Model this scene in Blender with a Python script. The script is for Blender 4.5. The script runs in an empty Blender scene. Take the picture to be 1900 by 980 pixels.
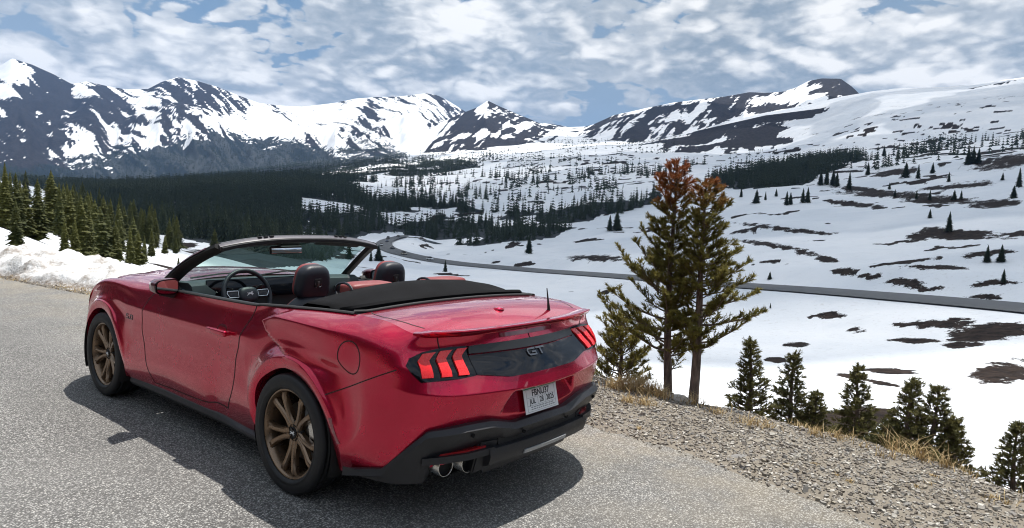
import bpy, bmesh, math, random
import numpy as np
from mathutils import Vector, Matrix
from mathutils.bvhtree import BVHTree
from mathutils.geometry import tessellate_polygon

scene = bpy.context.scene
COL = scene.collection
random.seed(7)
RNG = np.random.default_rng(11)
PI = math.pi

# ------------------------------------------------------------------ camera
CAM = Vector((-3.0948, -3.343, 1.65))
YAW, PITCH, ROLL, FPX = 0.8850, -0.0750, 0.0457, 1270.4

def cam_axes():
    f = Vector((math.sin(YAW) * math.cos(PITCH), math.cos(YAW) * math.cos(PITCH), math.sin(PITCH)))
    r = Vector((math.cos(YAW), -math.sin(YAW), 0))
    u = r.cross(f)
    c, s = math.cos(ROLL), math.sin(ROLL)
    return c * r + s * u, -s * r + c * u, f

cam_data = bpy.data.cameras.new('camera')
cam = bpy.data.objects.new('camera', cam_data)
COL.objects.link(cam)
ar, au, af = cam_axes()
cam.matrix_world = Matrix(((ar.x, au.x, -af.x, CAM.x), (ar.y, au.y, -af.y, CAM.y), (ar.z, au.z, -af.z, CAM.z), (0, 0, 0, 1)))
cam_data.sensor_width = 36
cam_data.lens = 36 * FPX / 1900
cam_data.clip_start = 0.05
cam_data.clip_end = 60000
scene.camera = cam

# ------------------------------------------------------------------ light
SUN_DIR = Vector((0.27, 0.03, 1.0)).normalized()
SUN_EL = math.asin(SUN_DIR.z)
SUN_AZ = math.atan2(SUN_DIR.x, SUN_DIR.y)          # from +Y towards +X
sun_data = bpy.data.lights.new('sun', 'SUN')
sun_data.energy = 5.0
sun_data.angle = math.radians(0.55)
sun_data.color = (1.0, 0.955, 0.89)
sun = bpy.data.objects.new('sun', sun_data)
COL.objects.link(sun)
sun.rotation_euler = (-SUN_DIR).to_track_quat('-Z', 'Y').to_euler()

scene.view_settings.view_transform = 'Standard'
scene.view_settings.look = 'None'
scene.view_settings.exposure = 0.32
scene.view_settings.gamma = 1.0
scene.render.engine = 'CYCLES'
scene.cycles.use_denoising = True
scene.cycles.filter_width = 1.05
scene.cycles.max_bounces = 10
scene.cycles.transparent_max_bounces = 16
scene.cycles.volume_bounces = 0
scene.cycles.sample_clamp_indirect = 6.0
world = bpy.data.worlds.new('World')
scene.world = world
world.use_nodes = True

CLOUD_LO, CLOUD_HI = 0.595, 0.69
def build_world():
    nt = world.node_tree
    nt.nodes.clear()
    N = nt.nodes.new
    L = nt.links.new
    def math_n(op, a, b=None, c=None, clamp=False):
        n = N('ShaderNodeMath'); n.operation = op; n.use_clamp = clamp
        for i, v in enumerate((a, b, c)):
            if v is None: continue
            if isinstance(v, (int, float)): n.inputs[i].default_value = v
            else: L(v, n.inputs[i])
        return n.outputs[0]
    def smooth(v, a, b, c=0.0, d=1.0):
        n = N('ShaderNodeMapRange'); n.interpolation_type = 'SMOOTHSTEP'
        L(v, n.inputs[0])
        for i, x in enumerate((a, b, c, d)): n.inputs[i + 1].default_value = x
        return n.outputs[0]
    def mixc(f, a, b):
        n = N('ShaderNodeMix'); n.data_type = 'RGBA'
        for s, v in ((n.inputs[0], f), (n.inputs[6], a), (n.inputs[7], b)):
            if isinstance(v, (int, float)): s.default_value = v
            elif isinstance(v, tuple): s.default_value = (*v, 1)
            else: L(v, s)
        return n.outputs[2]
    def noise(vec, scale, det, rough=0.55, lac=2.1, dist=0.0):
        n = N('ShaderNodeTexNoise'); n.noise_dimensions = '3D'
        L(vec, n.inputs['Vector'])
        n.inputs['Scale'].default_value = scale; n.inputs['Detail'].default_value = det
        n.inputs['Roughness'].default_value = rough; n.inputs['Lacunarity'].default_value = lac
        n.inputs['Distortion'].default_value = dist
        return n.outputs[0]
    out = N('ShaderNodeOutputWorld')
    bg = N('ShaderNodeBackground')
    sky = N('ShaderNodeTexSky')
    sky.sky_type = 'NISHITA'; sky.sun_disc = False
    sky.sun_elevation = SUN_EL; sky.sun_rotation = SUN_AZ
    sky.altitude = 3500; sky.air_density = 1.0; sky.dust_density = 0.6
    tc = N('ShaderNodeTexCoord')
    sep = N('ShaderNodeSeparateXYZ'); L(tc.outputs['Generated'], sep.inputs[0])
    x, y, z = sep.outputs
    el = math_n('ARCSINE', z)
    # a cumulus deck in perspective: cells shrink and flatten towards the horizon
    def cvec(dz, dx=0.0, lift=2.6):
        zz = math_n('MAXIMUM', math_n('ADD', z, dz), 0.0)
        k = math_n('POWER', math_n('ADD', zz, 0.30), -0.5)
        c = N('ShaderNodeCombineXYZ')
        L(math_n('MULTIPLY', math_n('ADD', x, dx), k), c.inputs[0]); L(math_n('MULTIPLY', math_n('ADD', y, -dx), k), c.inputs[1]); L(math_n('MULTIPLY', zz, lift), c.inputs[2])
        return c.outputs[0]
    def billow(v, sc, off):
        m = N('ShaderNodeVectorMath'); m.operation = 'ADD'; L(v, m.inputs[0]); m.inputs[1].default_value = (off, off * .7, off * .3)
        n = noise(m.outputs[0], sc, 1.0, .40, 2.2, .22)
        return math_n('MULTIPLY', math_n('ABSOLUTE', math_n('SUBTRACT', n, 0.5)), 4.2)
    def density(dz, dx=0.0):
        v = cvec(dz, dx)
        big = noise(v, 2.1, 2.0, 0.5)
        d = math_n('MULTIPLY', big, 1.05)
        for sc, off, w in ((3.6, 0.0, .27), (8.0, 3.1, .21), (19.0, 7.7, .11)):
            d = math_n('ADD', d, math_n('MULTIPLY', billow(v, sc, off), w))
        return math_n('ADD', d, math_n('MULTIPLY', noise(v, 34.0, 6.0, .62), .16))
    d0 = density(0.0)
    d1 = density(0.018, 0.008)       # towards the light: up and a little right
    d2 = density(0.055, 0.02)
    cover = smooth(d0, CLOUD_LO, CLOUD_HI - .03)
    l = math_n('ADD', math_n('MULTIPLY', math_n('SUBTRACT', d0, d1), 3.2), math_n('MULTIPLY', math_n('SUBTRACT', d0, d2), 2.6))
    l = math_n('ADD', math_n('MULTIPLY', smooth(l, -0.50, 1.6), .90), math_n('MULTIPLY', noise(cvec(0.0), 24.0, 7.0, .70), .34))
    edge = smooth(d0, CLOUD_LO, CLOUD_HI + .12, .22, 0.0)         # thin rims pass light
    l = math_n('MINIMUM', math_n('ADD', l, edge), 1.0)
    shade = mixc(l, (2.8, 4.3, 6.0), (17.0, 17.1, 17.1))
    # pale air towards the horizon, thin veil over much of the blue
    hz = smooth(el, 0.0, 0.25, 0.60, 0.10)
    base = mixc(hz, sky.outputs[0], (7.4, 8.9, 10.4))
    base = mixc(0.6, base, (2.6, 5.6, 9.6))
    veil = smooth(noise(cvec(0.0, .3, 2.0), .9, 5.0, .6), .38, .62, .0, .55)
    base = mixc(veil, base, (6.4, 7.8, 9.1))
    col = mixc(math_n('MULTIPLY', cover, 0.95), base, shade)
    low = smooth(el, -0.02, 0.13, 0.45, 0.0)
    col = mixc(low, col, (7.8, 9.0, 10.2))
    L(col, bg.inputs[0])
    bg.inputs[1].default_value = 0.057
    L(bg.outputs[0], out.inputs[0])
build_world()
world.cycles.sampling_method = 'MANUAL'
world.cycles.sample_map_resolution = 512
# ------------------------------------------------------------------ helpers
def tag(o, label=None, cat=None, group=None, kind=None):
    if label: o['label'] = label
    if cat: o['category'] = cat
    if group: o['group'] = group
    if kind: o['kind'] = kind
    return o

def empty(name, loc=(0, 0, 0), rz=0.0):
    o = bpy.data.objects.new(name, None)
    COL.objects.link(o)
    o.location = loc
    o.rotation_euler = (0, 0, rz)
    o.empty_display_size = 0.2
    return o

def link_mesh(name, me, mat=None, parent=None):
    o = bpy.data.objects.new(name, me)
    COL.objects.link(o)
    if mat is not None and len(me.materials) == 0:
        me.materials.append(mat)
    if parent is not None:
        o.parent = parent
    return o

def mesh_np(name, V, F, mat=None, parent=None, smooth=True, link=True):
    """V (n,3) array, F (m,3|4) int array -> object"""
    V = np.asarray(V, dtype=np.float32); F = np.asarray(F, dtype=np.int32)
    me = bpy.data.meshes.new(name)
    k = F.shape[1]
    me.vertices.add(len(V)); me.vertices.foreach_set('co', V.ravel())
    me.loops.add(F.size); me.loops.foreach_set('vertex_index', F.ravel())
    me.polygons.add(len(F))
    me.polygons.foreach_set('loop_start', np.arange(len(F), dtype=np.int32) * k)
    me.polygons.foreach_set('loop_total', np.full(len(F), k, dtype=np.int32))
    me.polygons.foreach_set('use_smooth', np.full(len(F), smooth, dtype=bool))
    me.update(calc_edges=True)
    if mat is not None: me.materials.append(mat)
    if not link: return me
    return link_mesh(name, me, None, parent)

def mesh_py(name, verts, faces, mat=None, parent=None, smooth=False, link=True):
    me = bpy.data.meshes.new(name)
    me.from_pydata([tuple(v) for v in verts], [], [tuple(f) for f in faces])
    if smooth:
        me.polygons.foreach_set('use_smooth', [True] * len(me.polygons))
    me.update()
    if mat is not None: me.materials.append(mat)
    if not link: return me
    return link_mesh(name, me, None, parent)

def grid_faces(n, m, flip=False, wrap_n=False):
    i, j = np.meshgrid(np.arange(n if wrap_n else n - 1), np.arange(m - 1), indexing='ij')
    i2 = (i + 1) % n
    a, b, c, d = i * m + j, i2 * m + j, i2 * m + j + 1, i * m + j + 1
    F = np.stack([a, b, c, d] if not flip else [a, d, c, b], -1)
    return F.reshape(-1, 4)

def bm_obj(name, bm, mat=None, parent=None, smooth=False, angle=None):
    me = bpy.data.meshes.new(name)
    bmesh.ops.recalc_face_normals(bm, faces=bm.faces)
    bm.to_mesh(me); bm.free()
    if smooth:
        me.polygons.foreach_set('use_smooth', [True] * len(me.polygons))
        if angle is not None:
            me.set_sharp_from_angle(angle=math.radians(angle))
    if mat is not None: me.materials.append(mat)
    return link_mesh(name, me, None, parent)

def add_box(bm, c, s, rot=None, bevel=0.0, seg=2):
    M = Matrix.Translation(c)
    if rot is not None: M = M @ rot.to_4x4()
    r = bmesh.ops.create_cube(bm, size=1.0, matrix=M @ Matrix.Diagonal((*s, 1)))
    if bevel > 0:
        vs = set(r['verts'])
        es = [e for e in bm.edges if e.verts[0] in vs and e.verts[1] in vs]
        bmesh.ops.bevel(bm, geom=es, offset=bevel, segments=seg, affect='EDGES', profile=0.6)

def box_obj(name, c, s, mat, parent, rot=None, bevel=0.0, seg=2):
    bm = bmesh.new(); add_box(bm, c, s, rot, bevel, seg)
    return bm_obj(name, bm, mat, parent, smooth=bevel > 0, angle=40)

def tube(name, pts, rad, mat, parent, n=10, closed=False, caps=True, squash=None):
    """swept tube through pts; rad scalar or list"""
    P = [Vector(p) for p in pts]
    R = rad if isinstance(rad, (list, tuple)) else [rad] * len(P)
    bm = bmesh.new(); rings = []
    K = len(P); up = Vector((0, 0, 1))
    for i, p in enumerate(P):
        if closed: t = (P[(i + 1) % K] - P[i - 1]).normalized()
        else: t = (P[min(i + 1, K - 1)] - P[max(i - 1, 0)]).normalized()
        a = t.cross(up)
        if a.length < 1e-3: a = t.cross(Vector((0, 1, 0)))
        a.normalize(); b = t.cross(a).normalized()
        sa, sb = squash if squash else (1, 1)
        rings.append([bm.verts.new(p + R[i] * (sa * math.cos(2 * PI * k / n) * a + sb * math.sin(2 * PI * k / n) * b)) for k in range(n)])
    for i in range(K if closed else K - 1):
        r0, r1 = rings[i], rings[(i + 1) % K]
        for k in range(n): bm.faces.new((r0[k], r0[(k + 1) % n], r1[(k + 1) % n], r1[k]))
    if caps and not closed:
        bm.faces.new(rings[0]); bm.faces.new(rings[-1][::-1])
    return bm_obj(name, bm, mat, parent, smooth=True, angle=50)

def lathe(name, prof, mat, parent, n=64, axis='x', loc=(0, 0, 0)):
    """prof: list of (axial, radius); revolved about the axis through loc"""
    A = np.linspace(0, 2 * PI, n, endpoint=False)
    prof = np.array(prof, float)
    V = np.zeros((n, len(prof), 3))
    V[..., 0] = prof[None, :, 0]
    V[..., 1] = prof[None, :, 1] * np.cos(A)[:, None]
    V[..., 2] = prof[None, :, 1] * np.sin(A)[:, None]
    if axis == 'y': V = V[..., [1, 0, 2]]
    if axis == 'z': V = V[..., [1, 2, 0]]
    V = V.reshape(-1, 3) + np.array(loc)
    return mesh_np(name, V, grid_faces(n, len(prof), wrap_n=True), mat, parent)

def spline(xk, Y, x):
    """natural cubic spline, xk (n,), Y (n,...) -> values at x"""
    xk = np.asarray(xk, float); Y = np.asarray(Y, float); x = np.asarray(x, float)
    n = len(xk); h = np.diff(xk)
    A = np.zeros((n, n)); B = np.zeros((n,) + Y.shape[1:])
    A[0, 0] = A[-1, -1] = 1
    for i in range(1, n - 1):
        A[i, i - 1], A[i, i], A[i, i + 1] = h[i - 1], 2 * (h[i - 1] + h[i]), h[i]
        B[i] = 6 * ((Y[i + 1] - Y[i]) / h[i] - (Y[i] - Y[i - 1]) / h[i - 1])
    M = np.linalg.solve(A, B.reshape(n, -1)).reshape(B.shape)
    i = np.clip(np.searchsorted(xk, x, side='right') - 1, 0, n - 2)
    sh = (-1,) + (1,) * (Y.ndim - 1)
    t0 = (xk[i + 1] - x).reshape(sh); t1 = (x - xk[i]).reshape(sh); hh = h[i].reshape(sh)
    return (M[i] * t0**3 + M[i + 1] * t1**3) / (6 * hh) + (Y[i] / hh - M[i] * hh / 6) * t0 + (Y[i + 1] / hh - M[i + 1] * hh / 6) * t1

def sstep(a, b, x):
    t = np.clip((np.asarray(x, float) - a) / (b - a), 0, 1)
    return t * t * (3 - 2 * t)

# ---- numpy gradient-free value noise
_perm = np.random.default_rng(3).random((256, 256))
def vnoise(x, y):
    x = np.asarray(x, float); y = np.asarray(y, float)
    xi = np.floor(x).astype(int); yi = np.floor(y).astype(int)
    fx = x - xi; fy = y - yi
    fx = fx * fx * fx * (fx * (fx * 6 - 15) + 10); fy = fy * fy * fy * (fy * (fy * 6 - 15) + 10)
    g = lambda a, b: _perm[a & 255, b & 255]
    return (g(xi, yi) * (1 - fx) + g(xi + 1, yi) * fx) * (1 - fy) + (g(xi, yi + 1) * (1 - fx) + g(xi + 1, yi + 1) * fx) * fy
def fbm(x, y, o=4, gain=0.5, lac=2.03):
    s = 0; a = 1.0; t = 0
    for k in range(o):
        s = s + a * vnoise(x + 17.3 * k, y + 9.1 * k); t += a; a *= gain; x = x * lac; y = y * lac
    return s / t
def ridged(x, y, o=4):
    s = 0; a = 1.0; t = 0
    for k in range(o):
        s = s + a * (1 - np.abs(2 * vnoise(x + 31.7 * k, y + 5.9 * k) - 1)); t += a; a *= 0.5; x = x * 2.1; y = y * 2.1
    return s / t

# ---- materials
class NT:
    def __init__(s, name):
        s.m = bpy.data.materials.new(name); s.m.use_nodes = True
        s.t = s.m.node_tree; s.t.nodes.clear()
        s.out = s.t.nodes.new('ShaderNodeOutputMaterial')
    def n(s, typ, **kw):
        nd = s.t.nodes.new(typ)
        for k, v in kw.items(): setattr(nd, k, v)
        return nd
    def set(s, sock, v):
        if v is None: return
        if hasattr(v, 'is_linked') or isinstance(v, bpy.types.NodeSocket): s.t.links.new(v, sock)
        elif isinstance(v, tuple) and len(v) == 3 and sock.type == 'RGBA': sock.default_value = (*v, 1)
        else: sock.default_value = v
    def math(s, op, a, b=None, clamp=False):
        nd = s.n('ShaderNodeMath', operation=op, use_clamp=clamp)
        s.set(nd.inputs[0], a); s.set(nd.inputs[1], b); return nd.outputs[0]
    def mix(s, f, a, b, blend='MIX'):
        nd = s.n('ShaderNodeMix', data_type='RGBA', blend_type=blend)
        s.set(nd.inputs[0], f); s.set(nd.inputs[6], a); s.set(nd.inputs[7], b); return nd.outputs[2]
    def ramp(s, v, a, b, lo=0.0, hi=1.0):
        nd = s.n('ShaderNodeMapRange', interpolation_type='SMOOTHSTEP')
        s.set(nd.inputs[0], v)
        for i, q in enumerate((a, b, lo, hi)): nd.inputs[i + 1].default_value = q
        return nd.outputs[0]
    def coord(s, which='Object', scale=None):
        c = s.n('ShaderNodeTexCoord').outputs[which]
        if scale is None: return c
        mp = s.n('ShaderNodeMapping'); s.set(mp.inputs[0], c); mp.inputs[3].default_value = scale
        return mp.outputs[0]
    def noise(s, vec, scale, det=4.0, rough=0.5, dist=0.0):
        nd = s.n('ShaderNodeTexNoise'); s.set(nd.inputs['Vector'], vec)
        nd.inputs['Scale'].default_value = scale; nd.inputs['Detail'].default_value = det
        nd.inputs['Roughness'].default_value = rough; nd.inputs['Distortion'].default_value = dist
        return nd.outputs[0]
    def voro(s, vec, scale, feature='F1', rand=1.0):
        nd = s.n('ShaderNodeTexVoronoi', feature=feature); s.set(nd.inputs['Vector'], vec)
        nd.inputs['Scale'].default_value = scale; nd.inputs['Randomness'].default_value = rand
        return nd.outputs
    def attr(s, name):
        nd = s.n('ShaderNodeAttribute'); nd.attribute_name = name; return nd
    def bump(s, h, strength=0.3, dist=0.01, normal=None):
        nd = s.n('ShaderNodeBump'); nd.inputs['Strength'].default_value = strength; nd.inputs['Distance'].default_value = dist
        s.set(nd.inputs['Height'], h)
        if normal is not None: s.set(nd.inputs['Normal'], normal)
        return nd.outputs[0]
    def bsdf(s, col, rough=0.5, metal=0.0, normal=None, **kw):
        b = s.n('ShaderNodeBsdfPrincipled')
        s.set(b.inputs['Base Color'], col); s.set(b.inputs['Roughness'], rough); s.set(b.inputs['Metallic'], metal)
        if normal is not None: s.set(b.inputs['Normal'], normal)
        for k, v in kw.items(): s.set(b.inputs[k.replace('_', ' ')], v)
        s.t.links.new(b.outputs[0], s.out.inputs[0])
        return b

def plain(name, col, rough=0.5, metal=0.0, var=0.12, scale=30.0, bumpy=0.0, bscale=200.0, **kw):
    t = NT(name)
    co = t.coord('Object')
    nz = t.noise(co, scale, 5.0, 0.6)
    c = t.mix(nz, tuple(x * (1 - var) for x in col), tuple(min(1, x * (1 + var)) for x in col))
    nrm = t.bump(t.noise(co, bscale, 3.0), bumpy, 0.004) if bumpy else None
    t.bsdf(c, t.ramp(nz, 0.2, 0.8, max(0, rough - 0.06), min(1, rough + 0.06)), metal, nrm, **kw)
    return t.m
# ================================================================== the land
# heights are surveyed from the viewpoint: a sight line (bearing, elevation) plus a distance gives each point
def sight(u, v):
    """bearing and elevation (radians) of a sight line measured on the 1900 x 980 photograph"""
    u = np.asarray(u, float); v = np.asarray(v, float)
    A = np.array(ar); B = np.array(au); C = np.array(af)
    d = ((u - 950) / FPX)[..., None] * A - ((v - 490) / FPX)[..., None] * B + C
    return np.arctan2(d[..., 0], d[..., 1]), np.arctan2(d[..., 2], np.hypot(d[..., 0], d[..., 1]))
def sight_pt(u, v, r):
    az, el = sight(u, v)
    return Vector((CAM.x + r * math.sin(az), CAM.y + r * math.cos(az), CAM.z + r * math.tan(el)))
def zat(u, v, r): return CAM.z + r * np.tan(sight(u, v)[1])

# road edge of the lay-by (x of the pavement's valley-side edge as a function of y)
EDGE_Y = np.array([-60, -40, -25, -14, -9, -6, -4, -2.68, -1.45, -.5, 1, 3, 6, 9.1, 12.1, 16, 22, 32, 50, 80], float)
EDGE_X = np.array([-42, -24, -11.5, -4.4, -1.9, -.55, .50, 1.13, 1.40, 1.45, 1.52, 1.55, 1.42, 1.14, .70, -.10, -1.9, -6.2, -17, -42], float)
def edge_x(y): return np.interp(y, EDGE_Y, EDGE_X)

# base terrain profiles: for each sight column u, pairs (distance, v) or ('z' heights) beyond the shoulder
RK = np.array([9, 14, 20, 28, 40, 55, 75, 100, 135, 180, 240, 320, 420, 560, 750, 1000, 1350, 1800, 2400, 3200, 5000, 9000.])
def prof(pairs, near):
    """near: list of (r, z); pairs: list of (r, v, u) -> z at RK"""
    r = [a for a, b in near] + [a for a, b, c in pairs]; z = [b for a, b in near] + [float(zat(c, b, a)) for a, b, c in pairs]
    return np.interp(np.log(RK), np.log(r), z)
def colp(u, near, pv): return float(sight(u, 420)[0]), prof([(r, v, u) for r, v in pv], near)
LAKE = [(3200, 330), (9000, 330)]
COLS = [
    (math.radians(-175), np.interp(np.log(RK), np.log([9, 14, 30, 80, 300, 1000, 9000]), [0.2, 1.0, 4, 16, 80, 210, 600])),
    (math.radians(-120), np.interp(np.log(RK), np.log([9, 14, 30, 80, 300, 1000, 9000]), [.8, 3.0, 9, 28, 120, 280, 700])),
    (math.radians(-70), np.interp(np.log(RK), np.log([9, 14, 30, 80, 300, 1000, 9000]), [1.0, 3.5, 11, 33, 130, 300, 700])),
    (math.radians(-20), np.interp(np.log(RK), np.log([9, 14, 30, 80, 300, 1000, 9000]), [.3, 1.5, 5, 18, 80, 210, 600])),
    (math.radians(3), np.interp(np.log(RK), np.log([9, 30, 80, 200, 400, 1000, 9000]), [-.1, .8, 6, 10, -10, 0, 200])),
    colp(0, [(9, -.1), (16, -.1), (20, -.1)], [(30, 440), (45, 405), (75, 375), (100, 372), (135, 392), (180, 420), (320, 420), (560, 405), (1000, 360), (1800, 335), (3200, 322), (9000, 300)]),
    colp(100, [(9, -.1), (14, -.25), (20, -.6)], [(30, 475), (45, 448), (75, 420), (100, 412), (135, 424), (180, 440), (320, 425), (560, 405), (1000, 362), (1800, 345), (3200, 335), (9000, 310)]),
    colp(200, [(9, -.2), (14, -.6), (20, -1.4)], [(30, 505), (45, 480), (75, 455), (100, 442), (135, 445), (180, 452), (320, 430), (560, 400), (1000, 360), (1400, 350), (1800, 352), (3200, 340), (9000, 320)]),
    colp(300, [(9, -.3), (14, -.9), (20, -2.0)], [(30, 530), (45, 505), (75, 480), (100, 468), (135, 462), (180, 460), (320, 432), (560, 395), (1000, 355), (1400, 345), (1800, 348), (3200, 335), (9000, 320)]),
    colp(420, [(9, -.4), (14, -1.3), (20, -2.6)], [(30, 560), (45, 540), (75, 515), (100, 500), (135, 488), (180, 478), (320, 442), (560, 395), (1000, 352), (1400, 337), (1800, 340), (3200, 322), (9000, 300)]),
    colp(550, [(9, -.5), (14, -1.7), (20, -3.2)], [(30, 590), (45, 580), (75, 560), (100, 545), (135, 528), (180, 508), (320, 462), (420, 438), (560, 405), (1000, 352), (1400, 330), (1800, 332), (3200, 310), (9000, 290)]),
    colp(700, [(9, -.6), (14, -2.0), (20, -3.8)], [(30, 640), (45, 625), (75, 602), (100, 585), (135, 562), (180, 535), (320, 482), (450, 449), (560, 425), (1000, 360), (1400, 327), (1800, 310), (2400, 302), (3200, 295), (9000, 280)]),
    colp(800, [(9, -.6), (14, -2.1), (20, -4.0)], [(30, 680), (45, 650), (75, 625), (100, 605), (135, 578), (180, 548), (320, 490), (375, 482), (450, 465), (560, 440), (1000, 362), (1400, 325), (1800, 303), (2400, 290), (3200, 280), (9000, 270)]),
    colp(1000, [(9, -.7), (14, -2.5), (20, -4.6)], [(40, 740), (55, 690), (75, 660), (100, 630), (135, 598), (180, 565), (280, 502), (320, 490), (420, 462), (560, 425), (1000, 345), (1400, 312), (1800, 290), (2400, 272), (3200, 262), (9000, 255)]),
    colp(1200, [(9, -.8), (14, -2.8), (20, -5.2)], [(40, 790), (55, 725), (75, 680), (100, 640), (135, 600), (180, 560), (232, 515), (320, 475), (420, 440), (560, 402), (1000, 330), (1400, 300), (1800, 282), (2400, 268), (3200, 255), (9000, 250)]),
    colp(1400, [(9, -.9), (14, -3.0), (20, -5.6)], [(40, 830), (55, 755), (75, 705), (100, 655), (135, 605), (188, 531), (240, 487), (320, 440), (420, 402), (560, 366), (1000, 318), (1400, 296), (1800, 280), (9000, 260)]),
    colp(1600, [(9, -.9), (14, -3.2), (20, -6.0)], [(40, 860), (55, 775), (75, 715), (100, 660), (135, 598), (166, 545), (240, 478), (320, 430), (420, 392), (560, 352), (1000, 303), (1400, 282), (9000, 250)]),
    colp(1750, [(9, -.9), (14, -3.3), (20, -6.2)], [(40, 875), (55, 790), (75, 725), (100, 665), (135, 597), (155, 557), (240, 462), (320, 415), (420, 376), (560, 335), (1000, 282), (1400, 265), (9000, 250)]),
    colp(1900, [(9, -.9), (14, -3.4), (20, -6.4)], [(40, 885), (55, 800), (75, 735), (100, 672), (148, 570), (240, 452), (320, 402), (420, 360), (560, 318), (1000, 265), (1400, 250), (9000, 240)]),
    (math.radians(100), np.interp(np.log(RK), np.log([9, 20, 40, 100, 148, 320, 560, 1000, 9000]), [-.9, -6.4, -12.5, -16, -15, 12, 60, 150, 800])),
    (math.radians(120), np.interp(np.log(RK), np.log([9, 20, 40, 100, 148, 320, 560, 1000, 9000]), [-.9, -6.0, -11, -14, -12, 20, 80, 200, 800])),
    (math.radians(150), np.interp(np.log(RK), np.log([9, 20, 40, 100, 148, 320, 560, 1000, 9000]), [-.6, -4.0, -8, -9, -5, 25, 90, 230, 800])),
]
COLS = sorted(COLS, key=lambda c: c[0])
CA = np.array([c[0] for c in COLS]); CZ = np.array([c[1] for c in COLS])
CA = np.concatenate([CA[-1:] - 2 * PI, CA, CA[:1] + 2 * PI]); CZ = np.concatenate([CZ[-1:], CZ, CZ[:1]])
_fa = np.linspace(-PI, PI, 2881)
_FZ = np.stack([np.interp(_fa, CA, CZ[:, k]) for k in range(len(RK))], 1)
_k = np.exp(-np.linspace(-2.2, 2.2, 25) ** 2); _k /= _k.sum()
_FZ = np.stack([np.convolve(np.concatenate([c[-12:], c, c[:12]]), _k, 'valid') for c in _FZ.T], 1)     # soften the fan of profiles
def base_z(az, r):
    """smooth interpolation of the surveyed profiles"""
    lr = np.log(np.clip(r, RK[0], RK[-1])); lk = np.log(RK)
    i = np.clip(np.searchsorted(lk, lr, side='right') - 1, 0, len(RK) - 2)
    # Catmull-style tangents in log distance
    t = (lr - lk[i]) / (lk[i + 1] - lk[i])
    ai = (az + PI) / (2 * PI) * (len(_fa) - 1); a0 = np.clip(np.floor(ai).astype(int), 0, len(_fa) - 2); fa = ai - a0
    def col(k):
        k = np.clip(k, 0, len(RK) - 1); return _FZ[a0, k] * (1 - fa) + _FZ[a0 + 1, k] * fa
    p0, p1, p2, p3 = col(i - 1), col(i), col(i + 1), col(i + 2)
    h0 = lk[i] - lk[np.maximum(i - 1, 0)]; h1 = lk[i + 1] - lk[i]; h2 = lk[np.minimum(i + 2, len(RK) - 1)] - lk[i + 1]
    d0 = np.where(h0 > 0, (p1 - p0) / np.maximum(h0, 1e-6), (p2 - p1) / h1); d1 = (p2 - p1) / h1; d2 = np.where(h2 > 0, (p3 - p2) / np.maximum(h2, 1e-6), d1)
    def lim(a, b): return np.where(a * b > 0, 2 * a * b / np.where(a + b == 0, 1, a + b), 0)
    m1, m2 = lim(d0, d1) * h1, lim(d1, d2) * h1
    return (2*t**3 - 3*t**2 + 1) * p1 + (t**3 - 2*t**2 + t) * m1 + (-2*t**3 + 3*t**2) * p2 + (t**3 - t**2) * m2

# mountain walls: (skyline (u, v) list, ridge distance, foot distance, roughness)
SKY_A = [(-400, 170), (-150, 190), (-60, 160), (0, 122), (22, 108), (60, 120), (100, 138), (133, 156), (160, 151), (200, 160), (235, 166), (275, 165), (300, 152), (330, 143), (365, 150), (400, 160), (440, 176), (480, 191), (520, 196), (560, 198), (620, 191), (660, 183), (700, 180), (740, 179), (765, 176), (790, 173), (812, 177), (830, 186), (862, 206), (900, 226), (960, 245), (1010, 228), (1030, 231), (1058, 236), (1090, 246), (1200, 262)]
SKY_B = [(560, 330), (640, 312), (700, 290), (745, 270), (790, 244), (825, 224), (862, 208), (885, 199), (905, 186), (925, 196), (950, 207), (1000, 228), (1045, 236), (1075, 238), (1100, 231), (1140, 213), (1170, 207), (1200, 200), (1250, 190), (1300, 184), (1345, 179), (1390, 171), (1420, 172), (1450, 170), (1475, 163), (1500, 150), (1525, 145), (1560, 146), (1580, 160), (1605, 184), (1650, 192), (1800, 215), (2000, 230)]
SKY_C = [(900, 300), (1000, 292), (1100, 280), (1180, 268), (1260, 250), (1340, 232), (1420, 214), (1500, 204), (1570, 195), (1640, 188), (1700, 185), (1760, 172), (1830, 158), (1900, 146), (1980, 135), (2100, 130)]
def sky_tab(S):
    u = np.array([s[0] for s in S], float); v = np.array([s[1] for s in S], float)
    az, el = sight(u, v); o = np.argsort(az); return az[o], el[o]
LAYERS = [(sky_tab(SKY_A), 5600., 3100., 1.0, 'A'), (sky_tab(SKY_B), 3900., 2300., .8, 'B'), (sky_tab(SKY_C), 2300., 1150., .5, 'C')]

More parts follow.
